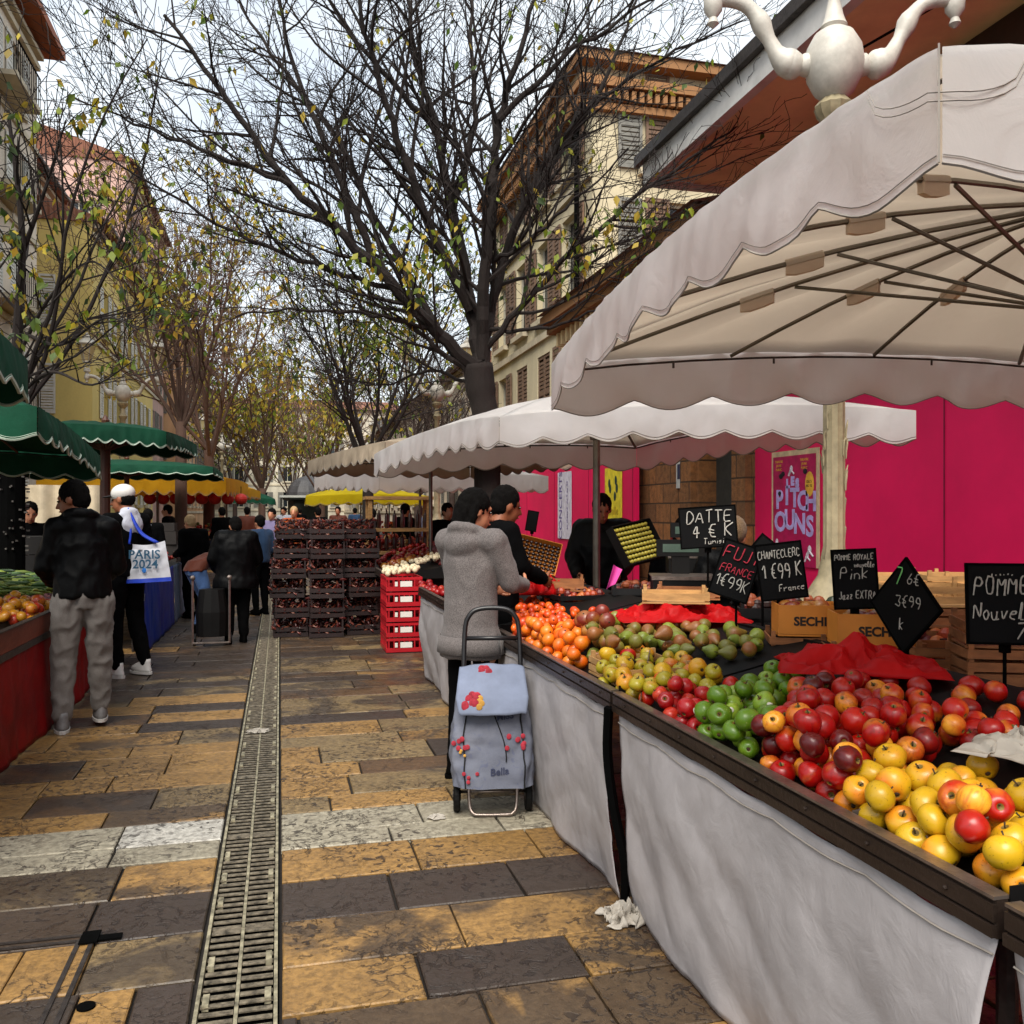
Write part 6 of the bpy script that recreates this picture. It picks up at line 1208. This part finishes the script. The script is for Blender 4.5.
# 1 man in black puffer and grey joggers, from behind, head turned left
a1 = person('man in a black padded jacket and grey jogging trousers at the left stall, back turned', -1.36, 6.98, radians(14), 1.79, dict(kl=(-.12, .04, .50), al=(-.13, -.03, .09), kr=(.11, .06, .52), ar=(.12, .10, .12), hd=(-.06, .10, 1.60), nck=(-.02, .03, 1.46), chs=(-.02, .02, 1.3), sl=(-.165, 0, 1.4), sr=(.155, 0, 1.4), el=(-.235, .02, 1.14), wl=(-.18, .22, 1.02), er=(.215, .05, 1.13), wr=(.15, .24, 1.04)), head=(62, -14), topm=BK, legm=GJ, shoem=SHG, solem=SHW, hood='down', bulk=1.04, leg=1.04, skin=M['skind'], seed=1, fold=.022, vox=.012)
# 2 man with cap, white hoodie, tote
a2 = person('man in a white cap and pale hood carrying a printed tote bag on the left', -1.42, 9.15, radians(50), 1.80, dict(er=(.24, -.02, 1.16), wr=(.2, .16, 1.1), el=(-.25, .04, 1.16), wl=(-.1, .25, 1.1), ar=(.12, -.12, .10), kr=(.11, -.02, .5)), head=(18, -8), topm=BK2, legm=BK2, shoem=SHW, solem=SHW, hood=None, hoodm=WH, bulk=1.0, skin=M['skind'], hair='cap', seed=2)
t, J, s, hp, R = a2
b = MB(); b.ell(hp(0, -.012, .06), (.09*s, .112*s, .085*s), 20, R, 12); resolve(b, .01, 1).build('cap', SHW, t, smooth=True, local=True)
b = MB(); b.ell(hp(0, .115, .045), (.07*s, .075*s, .009*s), 16, R); b.build('cap_peak', mat('dark_cap_peak', '2a2628', .7), t, smooth=True, local=True)
for k in 'lr':
    b = MB(); e_, w_ = J['s'+k], J['e'+k]
# leg lettering
x = text_mb('EASY', .12, J['kr']+V_((.085, -.01, .12)), (0, .1, -1), (0, 1, 0), .001, .004); x.build('trouser_lettering', WH, t, local=True)
x = text_mb('SPORT', .07, J['sr'].lerp(J['er'], .5)+V_((.084, -.0, 0)), (0, 0, -1), (0, 1, 0), .001, .004); x.build('sleeve_lettering', WH, t, local=True)
sw = MB(); a = J['ar']; pts = [a+V_((.048, .1, -.03)), a+V_((.052, .05, -.055)), a+V_((.054, .0, -.045)), a+V_((.05, -.06, -.0))]; sw.tube(spline(pts, 4), [.003, .006, .009, .009, .01, .01, .009, .009, .008, .006, .005, .004, .002], 5); sw.build('shoe_mark', M['black'], t, local=True)
# tote bag
TB = ray(146, 562, 8.45); tb = thing('tote_bag', 'white printed tote bag with blue handles reading PARIS 2024', 'bag', TB); Rt = Matrix.Rotation(-TH+radians(8), 3, 'Z')
def tf(u, v, sd):
    x = (u-.5)*(.34+.12*(1-v)); z = (v-.5)*.38-(.03*sin(pi*u) if v > .8 else 0)+.02*(u-.5); y = sd*(.055*sin(pi*u)*(1-v*.7)+.012*noise.noise(V_((u*5, v*5, sd)))); return TB+Rt @ V_((x, y, z))
b = MB(); b.grid(lambda u, v: tf(u, v, -1), 24, 20); b.grid(lambda u, v: tf(u, v, 1), 24, 20); b.build('bag_body', cloth('tote_white', 'cfd0d8', .1, None, .7, .15), tb, smooth=True)
b = MB(); b.grid(lambda u, v: tf(u, v*.1, -1)+Rt @ V_((0, -.004, 0)), 20, 3); b.build('bag_base', mat('royal_blue_cloth', '1238b0', .6), tb, smooth=True); b = MB()
for q in (-.09, .09): b = MB(); b.tube(spline([TB+Rt @ V_((-.14, q*.4, .17)), TB+Rt @ V_((-.13, q*.3, .3)), TB+Rt @ V_((-.16, 0, .50)), TB+Rt @ V_((-.05, q*.3, .28)), TB+Rt @ V_((.10, q*.4, .18))], 5), .012, 6); b.build('handle', mat('royal_blue_webbing', '1238b0', .6), tb, smooth=True)
U = Rt @ V_((1, 0, 0)); tm = mat('teal_print', '1a4a66', .6); x = text_mb('PARIS', .115, TB+Rt @ V_((0, -.062, .035)), U, VZ, .001, .002); x.extend(text_mb('2024', .115, TB+Rt @ V_((.01, -.066, -.055)), U, VZ, .001, .002)); x.build('print', tm, tb)
b = MB(); b.ell(TB+Rt @ V_((-.0, -.066, -.075)), (.02, .002, .024), 12, Rt); b.build('emblem', mat('blue_print', '1f6fc0', .6), tb)
# 3 woman in grey hooded coat
a3 = person('woman with dark hair in a grey hooded wool coat picking fruit at the right stall', 1.08, 5.15, radians(-48), 1.70, dict(sl=(-.17, 0, 1.42), el=(-.21, .12, 1.2), wl=(-.08, .34, 1.12), er=(.24, .08, 1.17), wr=(.16, .34, 1.14), hd=(.0, .05, 1.60)), head=(-32, -12), topm=GC, top='coat', legm=BK2, coat=.22, bulk=.98, hair='bob', hood='down', seed=3, vox=.011, curl=(.8, .9), fold=.012, leg=.78)
t, J, s, hp, R = a3; b = MB(); b.grid(lambda u, v: V_((0, 0, 0))+J['pel']+V_((cos(u*2*pi)*(.197+.01*v), sin(u*2*pi)*(.149+.01*v), .1-.1*v-.19)), 36, 2); b.build('coat_hem', GC, t, smooth=True, local=True, thick=.008)
# 4 dark haired man beside her
person('person in dark clothes beside the woman in the grey coat, face in profile', 1.42, 5.9, radians(-78), 1.74, dict(hd=(0, .07, 1.60), er=(.24, .05, 1.2), wr=(.1, .3, 1.1), el=(-.24, .05, 1.2), wl=(-.1, .3, 1.1)), head=(0, -14), topm=BK2, legm=BK2, skin=M['skind'], hair='short', seed=4, vox=.015)
# 5 vendor in black
q = ray(603, 513, 7.9); person('vendor in black standing behind the pole of the second umbrella', q.x, q.y, radians(150), 1.72, dict(el=(-.26, .08, 1.18), wl=(-.2, .28, 1.05), er=(.26, .05, 1.18), wr=(.16, .3, 1.02), hd=(0, .05, 1.6)), head=(20, -18), topm=BK, legm=BK2, hair='short', bulk=1.25, seed=5, vox=.015, skin=M['skind'])
# 6 vendor with brown beanie
q = ray(738, 513, 5.7); a6 = person('vendor with a woolly brown beanie bending behind the slates', q.x, q.y, radians(140), 1.62, dict(hd=(0, .2, 1.50), nck=(0, .12, 1.38), chs=(0, .06, 1.22), sl=(-.18, .1, 1.34), sr=(.18, .1, 1.34), el=(-.24, .2, 1.12), wl=(-.15, .4, 1.0), er=(.24, .2, 1.12), wr=(.15, .4, 1.0)), head=(0, -22), topm=BK, legm=BK2, hair='short', seed=6, vox=.015)
t, J, s, hp, R = a6; b = MB(); b.ell(hp(0, -.02, .05), (.098*s, .118*s, .1*s), 18, R, 12); resolve(b, .012, 1, .008, 30).build('beanie', fabric('brown_knit', '7a6248', .95, .7, '4a3826', 3), t, smooth=True, local=True)
q = ray(682, 513, 6.9); person('dark-haired vendor with a red scarf behind the scales', q.x, q.y, radians(165), 1.56, dict(hd=(0, .1, 1.56)), head=(-10, -15), topm=BK2, legm=BK2, hair='long', hoodm=fabric('red_scarf', 'a01820', .9), seed=7, vox=.018)
# 8.. left middle
q = ray(193, 513, 13.2); person('blond person in a dark jacket at the blue-clothed fruit stall', q.x, q.y, radians(38), 1.52, dict(hd=(-.02, .07, 1.6), wl=(-.15, .3, 1.05), wr=(.15, .3, 1.05)), head=(10, -10), topm=BK2, legm=BK2, hairm=M['hairb'], bulk=1.15, seed=8, vox=.018)
q = ray(203, 513, 11.4); person('bending person in a brown jacket and blue jeans holding the trolley', q.x, q.y, radians(-60), 1.6, dict(pel=(0, -.12, .92), wst=(0, -.05, 1.02), chs=(0, .2, 1.12), nck=(0, .38, 1.16), hd=(0, .5, 1.18), sl=(-.17, .34, 1.14), sr=(.17, .34, 1.14), el=(-.2, .42, .9), wl=(-.15, .5, .7), er=(.2, .42, .9), wr=(.15, .5, .7), hl=(-.09, -.1, .9), hr=(.09, -.1, .9), kl=(-.12, .08, .5), kr=(.12, .0, .5)), head=(0, -50), topm=BR, legm=JE, bulk=1.1, seed=9, vox=.018)
q = ray(236, 513, 10.7); person('broad person all in black standing in the lane, seen from behind', q.x, q.y, radians(10), 1.52, dict(hd=(0, .08, 1.58), el=(-.29, .03, 1.15), er=(.28, .03, 1.15), wl=(-.22, .22, .98), wr=(.2, .24, .98)), head=(10, -20), topm=BK, legm=BK2, bulk=1.5, leg=1.15, coat=.18, hair='short', seed=10, vox=.018)
LAV = fabric('lavender_check_shirt', '7a7292', .9, .5, '5a4f7a'); OR = fabric('orange_cloth', 'a84e22', .9); BLU = fabric('blue_top', '28405f', .9)
for px, d, rz, h, tm_, lab, hm in ((272, 17, 160, 1.62, LAV, 'person in a lavender shirt far down the lane, facing the camera', None), (294, 18.5, 170, 1.66, OR, 'distant woman in orange at the edge of the dark crates', M['hairb']), (260, 13.6, 40, 1.5, BLU, 'person in blue half hidden behind the broad person in black', None),
    (222, 21, 30, 1.66, BK2, 'distant person in black under the small yellow umbrella', None), (148, 14.8, 20, 1.6, BK2, 'dark-clothed vendor behind the tote bag', None), (168, 19, 80, 1.7, BK2, 'standing figure in dark clothes under the golden umbrella', None), (247, 24, 0, 1.68, BR, 'distant person in brown walking away beneath the small yellow umbrella', None), (284, 27, 150, 1.7, WH, 'distant figure in pale clothes near the kiosk', None),
    (318, 22, 20, 1.66, BK2, 'distant person in dark clothes behind the dark crates', None), (338, 25, 160, 1.7, BR, 'distant person in brown behind the dark crates', None), (372, 19, 90, 1.62, BK2, 'person in black by the wooden rack', None), (405, 16.5, -60, 1.7, BK2, 'person in black behind the garlic heap', None), (425, 20, -90, 1.66, BLU, 'person in blue far behind the garlic heap', None), (447, 13, 200, 1.68, BK2, 'person in black under the beige umbrella', None), (355, 33, 10, 1.7, BLU, 'farthest visible person in blue under the lemon umbrella', None), (300, 38, 10, 1.7, BK2, 'tiny dark figure directly in front of the kiosk', None)):
    q = ray(px, 513, d); person(lab, q.x, q.y, radians(rz), h, dict(wl=(-.18, .25, 1.0), wr=(.18, .25, 1.0)), topm=tm_, legm=BK2, hairm=hm, bulk=1.12, seed=px, vox=.024, far=True, fold=.01)
q = ray(30, 513, 10.2); person('vendor in dark clothes at the back of the left vegetable stall', q.x, q.y, radians(200), 1.66, dict(wl=(-.18, .3, 1.0), wr=(.18, .3, 1.0)), head=(0, -15), topm=BK2, legm=BK2, hair='short', seed=33, vox=.018)
# =================== shopping trolleys
def denim():
    t = NT('printed_denim'); n = t.noise(7, 6, .6); g = t.noise(200, 2, .6); c = t.mix(n, lin('4d505e'), lin('72757f')); p_ = t.noise(16, 3, .5, None, 1.5); c = t.mix(t.ramp(p_, [(.58, 0.), (.63, .45)]), c, lin('4a4f6a')); p_ = t.noise(5, 3, .5, None, .5); c = t.mix(t.ramp(p_, [(.5, 0.), (.7, .6)]), c, lin('858792')); c = t.mix(t.math('MULTIPLY', g, .3), c, lin('3d4560')); t.base(c); t.set(Roughness=.85); t.bump(t.noise(12, 5, .6, None, .6), .5, .012); return t.m
DN = denim(); DN2 = mat('pale_blue_denim', '6c7488', .85, .15, 9, .2)
tx, ty = 1.06, 4.50; tl = thing('shopping_trolley', 'blue denim-print shopping trolley with rose motifs standing by the white cloth', 'shopping trolley', (tx, ty, 0)); tl.rotation_euler.z = -TH+radians(3)
b = MB(); fr = lambda x, z, y=0: (x, y, z)
b.tube(spline([V_(fr(-.14, .14, .03)), V_(fr(-.15, .55, .1)), V_(fr(-.145, .9, .16)), V_(fr(-.12, 1.0, .17)), V_(fr(-.06, 1.035, .175)), V_(fr(.06, 1.035, .175)), V_(fr(.12, 1.0, .17)), V_(fr(.145, .9, .16)), V_(fr(.15, .55, .1)), V_(fr(.14, .14, .03))], 4), .013, 8); b.tube([fr(-.14, .88, .158), fr(.14, .88, .158)], .012, 8)
b.build('handle_frame', mat('black_plastic_frame', '141214', .35), tl, smooth=True, local=True)
b = MB(); b.tube(spline([V_((-.125, .0, .20)), V_((-.12, -.03, .06)), V_((-.10, -.05, .02)), V_((-.06, -.055, .014)), V_((.06, -.055, .014)), V_((.10, -.05, .02)), V_((.12, -.03, .06)), V_((.125, 0, .20))], 4), .009, 8); b.tube([(-.17, .05, .10), (.17, .05, .10)], .008, 8); b.tube([(-.15, -.0, .17), (.15, 0, .17)], .008, 8); b.build('foot_bar', M['railtop'], tl, smooth=True, local=True)
for sx in (-1, 1):
    b = MB(); b.lathe([(.03, -.016), (.075, -.018), (.082, -.01), (.082, .01), (.075, .018), (.03, .016)], (sx*.185, .05, .083), 20, Matrix.Rotation(pi/2, 3, 'Y')); wo = b.build('wheel', M['tray'], tl, local=True); b = MB(); b.lathe([(.028, -.021), (.028, .021)], (sx*.185, .05, .083), 12, Matrix.Rotation(pi/2, 3, 'Y')); b.build('hub', M['steel'], wo, local=True)
def bagf(u, v):
    a = 2*pi*u; z = .17+.5*v; w_ = .205-.045*v**1.5+.018*sin(pi*v); dd = .12-.02*v; ex = .55; cx_ = abs(cos(a))**ex*(1 if cos(a) > 0 else -1); sy_ = abs(sin(a))**ex*(1 if sin(a) > 0 else -1)
    n = .016*noise.noise(V_((cx_*2, sy_*2, v*5)))+.008*noise.noise(V_((cx_*6, sy_*5, v*11))); return V_((cx_*(w_+n)-.012*v, sy_*(dd+n)+.02+.1*v-.04, z))
b = MB(); b.grid(bagf, 72, 40); n = len(b.v); b.poly([bagf(i/24, 0) for i in range(24)]); b.poly([bagf(i/24, 1) for i in range(24)]); b.build('bag', DN, tl, smooth=True, local=True)
def flap(u, v):
    x = (u-.5)*.33*(1+.14*v); y = -.06+.13*(1-v)**1.5-.055*v; z = .735-.20*v**1.25+.02*sin(pi*u)*(1-v)+.012*noise.noise(V_((u*4, v*3, 2))); 
    if v > .7: x *= 1-.5*(max(0, abs(u-.5)-.36))*(v-.7)*6
    return V_((x-.005, y+.09*(1-v)*0-.02*sin(pi*u), z))
b = MB(); b.grid(flap, 26, 20); fo = b.build('flap', DN2, tl, smooth=True, local=True, thick=.012)
rose = mat('rose_red_print', '9c2434', .8, .4, 40); yl = mat('yellow_print_ink', 'b88a3a', .8)
def patch(fn, u0, v0, r, m, par, off=-.006, k=5, name='rose_print'):
    rl = random.Random(int(u0*100+v0*10)); b = MB()
    for i in range(k):
        uu, vv = u0+rl.uniform(-r, r)*.7, v0+rl.uniform(-r, r); p = fn(uu, vv)+V_((0, off, 0)); q = fn(uu+.02, vv)-fn(uu, vv); b.ell(p, (r*.12+.004, .003, r*.13+.004), 9)
    b.build(name, m, par, local=True)
patch(flap, .2, .72, .13, rose, fo, -.02, 9); patch(flap, .3, .78, .1, yl, fo, -.02, 4, 'leaf_print'); patch(flap, .42, .12, .12, rose, fo, -.02, 5)
bo = [o for o in tl.children if o.name.startswith('bag')][0]
patch(bagf, .64, .42, .07, rose, bo, -.012, 7); patch(bagf, .82, .45, .07, rose, bo, -.012, 9); patch(bagf, .7, .1, .05, rose, bo, -.012, 4); patch(bagf, .66, .34, .03, yl, bo, -.012, 3, 'leaf_print')
zb = MB()
for uu in (.665, .845): zb.tube([bagf(uu+.01*v, v)+V_((0, -.006, 0)) for v in [i/14 for i in range(14)]], .004, 5)
zb.tube([bagf(.76+.01*sin(v*6), v)+V_((0, -.006, 0)) for v in [.25+.05*i for i in range(12)]], .003, 5); zb.build('piping', M['tray'], bo, local=True)
for tx_, uz, sz in (('LEVIS', .52, .0), ('Paris', .12, 0), ('rose', .3, 0)):
    pass
x = text_mb('MISS', .045, (.06, -.128+.06, .50), (1, .0, .15), (0, .2, 1), .001, .001); x.extend(text_mb('Bella', .05, (.03, -.125, .235), (1, 0, .1), (0, .1, 1), .001, .001)); x.build('print_lettering', mat('navy_print', '2a2f48', .8), bo, local=True)
q = ray(212, 513, 10.4); t2 = thing('shopping_trolley', 'black shopping trolley with bright metal handles in the middle of the left lane', 'shopping trolley', (q.x, q.y, 0)); b = MB(); b.loft([((q.x, q.y, .12), .17, .13), ((q.x, q.y, .4), .18, .14), ((q.x, q.y, .66), .14, .11)], 12); b.build('bag', M['tray'], t2)
b = MB()
for s_ in (-.2, .2): b.tube([(q.x+s_, q.y-.14, .05), (q.x+s_, q.y-.14, .78)], .014, 6); b.ell((q.x+s_, q.y-.14, .8), .03, 8)
b.tube([(q.x-.2, q.y-.16, .06), (q.x+.2, q.y-.16, .06)], .012, 6); b.build('handle_frame', M['railtop'], t2)
for s_ in (-1, 1): b = MB(); b.lathe([(.07, -.015), (.07, .015)], (q.x+s_*.2, q.y+.1, .07), 14, Matrix.Rotation(pi/2, 3, 'Y')); b.build('wheel', M['tray'], t2)
cam = bpy.data.cameras.new('camera'); cam.sensor_width = 36; cam.lens = F/1024*36; cam.clip_end = 1500; cam.clip_start = .05
co_ = bpy.data.objects.new('camera', cam); COL.objects.link(co_); co_.location = (0, 0, H); co_.rotation_euler = (radians(90), 0, -TH); SC.camera = co_
w = bpy.data.worlds.new('World'); SC.world = w; w.use_nodes = True; nt = w.node_tree; nt.nodes.clear()
SE, SA = radians(52), radians(203)     # sun elevation; azimuth (0 = +Y, clockwise)
sky = nt.nodes.new('ShaderNodeTexSky'); sky.sky_type = 'NISHITA'; sky.sun_disc = False; sky.sun_elevation = SE; sky.sun_rotation = SA; sky.air_density = 1.2; sky.dust_density = 3
tc = nt.nodes.new('ShaderNodeTexCoord'); mp = nt.nodes.new('ShaderNodeMapping'); mp.inputs['Scale'].default_value = (1.3, 1.3, 3.2); nt.links.new(tc.outputs['Generated'], mp.inputs[0])
no = nt.nodes.new('ShaderNodeTexNoise'); no.inputs['Scale'].default_value = 2.2; no.inputs['Detail'].default_value = 7; no.inputs['Roughness'].default_value = .55; nt.links.new(mp.outputs[0], no.inputs['Vector'])
rp = nt.nodes.new('ShaderNodeValToRGB'); rp.color_ramp.elements[0].position = .36; rp.color_ramp.elements[0].color = (.62, .62, .62, 1); rp.color_ramp.elements[1].position = .6; rp.color_ramp.elements[1].color = (.93, .93, .93, 1); nt.links.new(no.outputs['Fac'], rp.inputs[0])
mx = nt.nodes.new('ShaderNodeMix'); mx.data_type = 'RGBA'; nt.links.new(rp.outputs[0], mx.inputs[0]); nt.links.new(sky.outputs[0], mx.inputs[6]); mx.inputs[7].default_value = (4.7, 4.95, 5.1, 1)
bg = nt.nodes.new('ShaderNodeBackground'); bg.inputs[1].default_value = .13; nt.links.new(mx.outputs[2], bg.inputs[0]); ou = nt.nodes.new('ShaderNodeOutputWorld'); nt.links.new(bg.outputs[0], ou.inputs[0])
sn = bpy.data.lights.new('sun', 'SUN'); sn.energy = 2.5; sn.angle = radians(36); sn.color = (1, .95, .86); so = bpy.data.objects.new('sun', sn); COL.objects.link(so)
dv = Vector((sin(SA)*cos(SE), cos(SA)*cos(SE), sin(SE))); so.rotation_euler = dv.to_track_quat('Z', 'Y').to_euler()
SC.view_settings.view_transform = 'Standard'; SC.view_settings.look = 'None'; SC.view_settings.exposure = .95; SC.view_settings.gamma = 1
SC.cycles.max_bounces = 5; SC.cycles.diffuse_bounces = 3; SC.cycles.caustics_reflective = False; SC.cycles.caustics_refractive = False
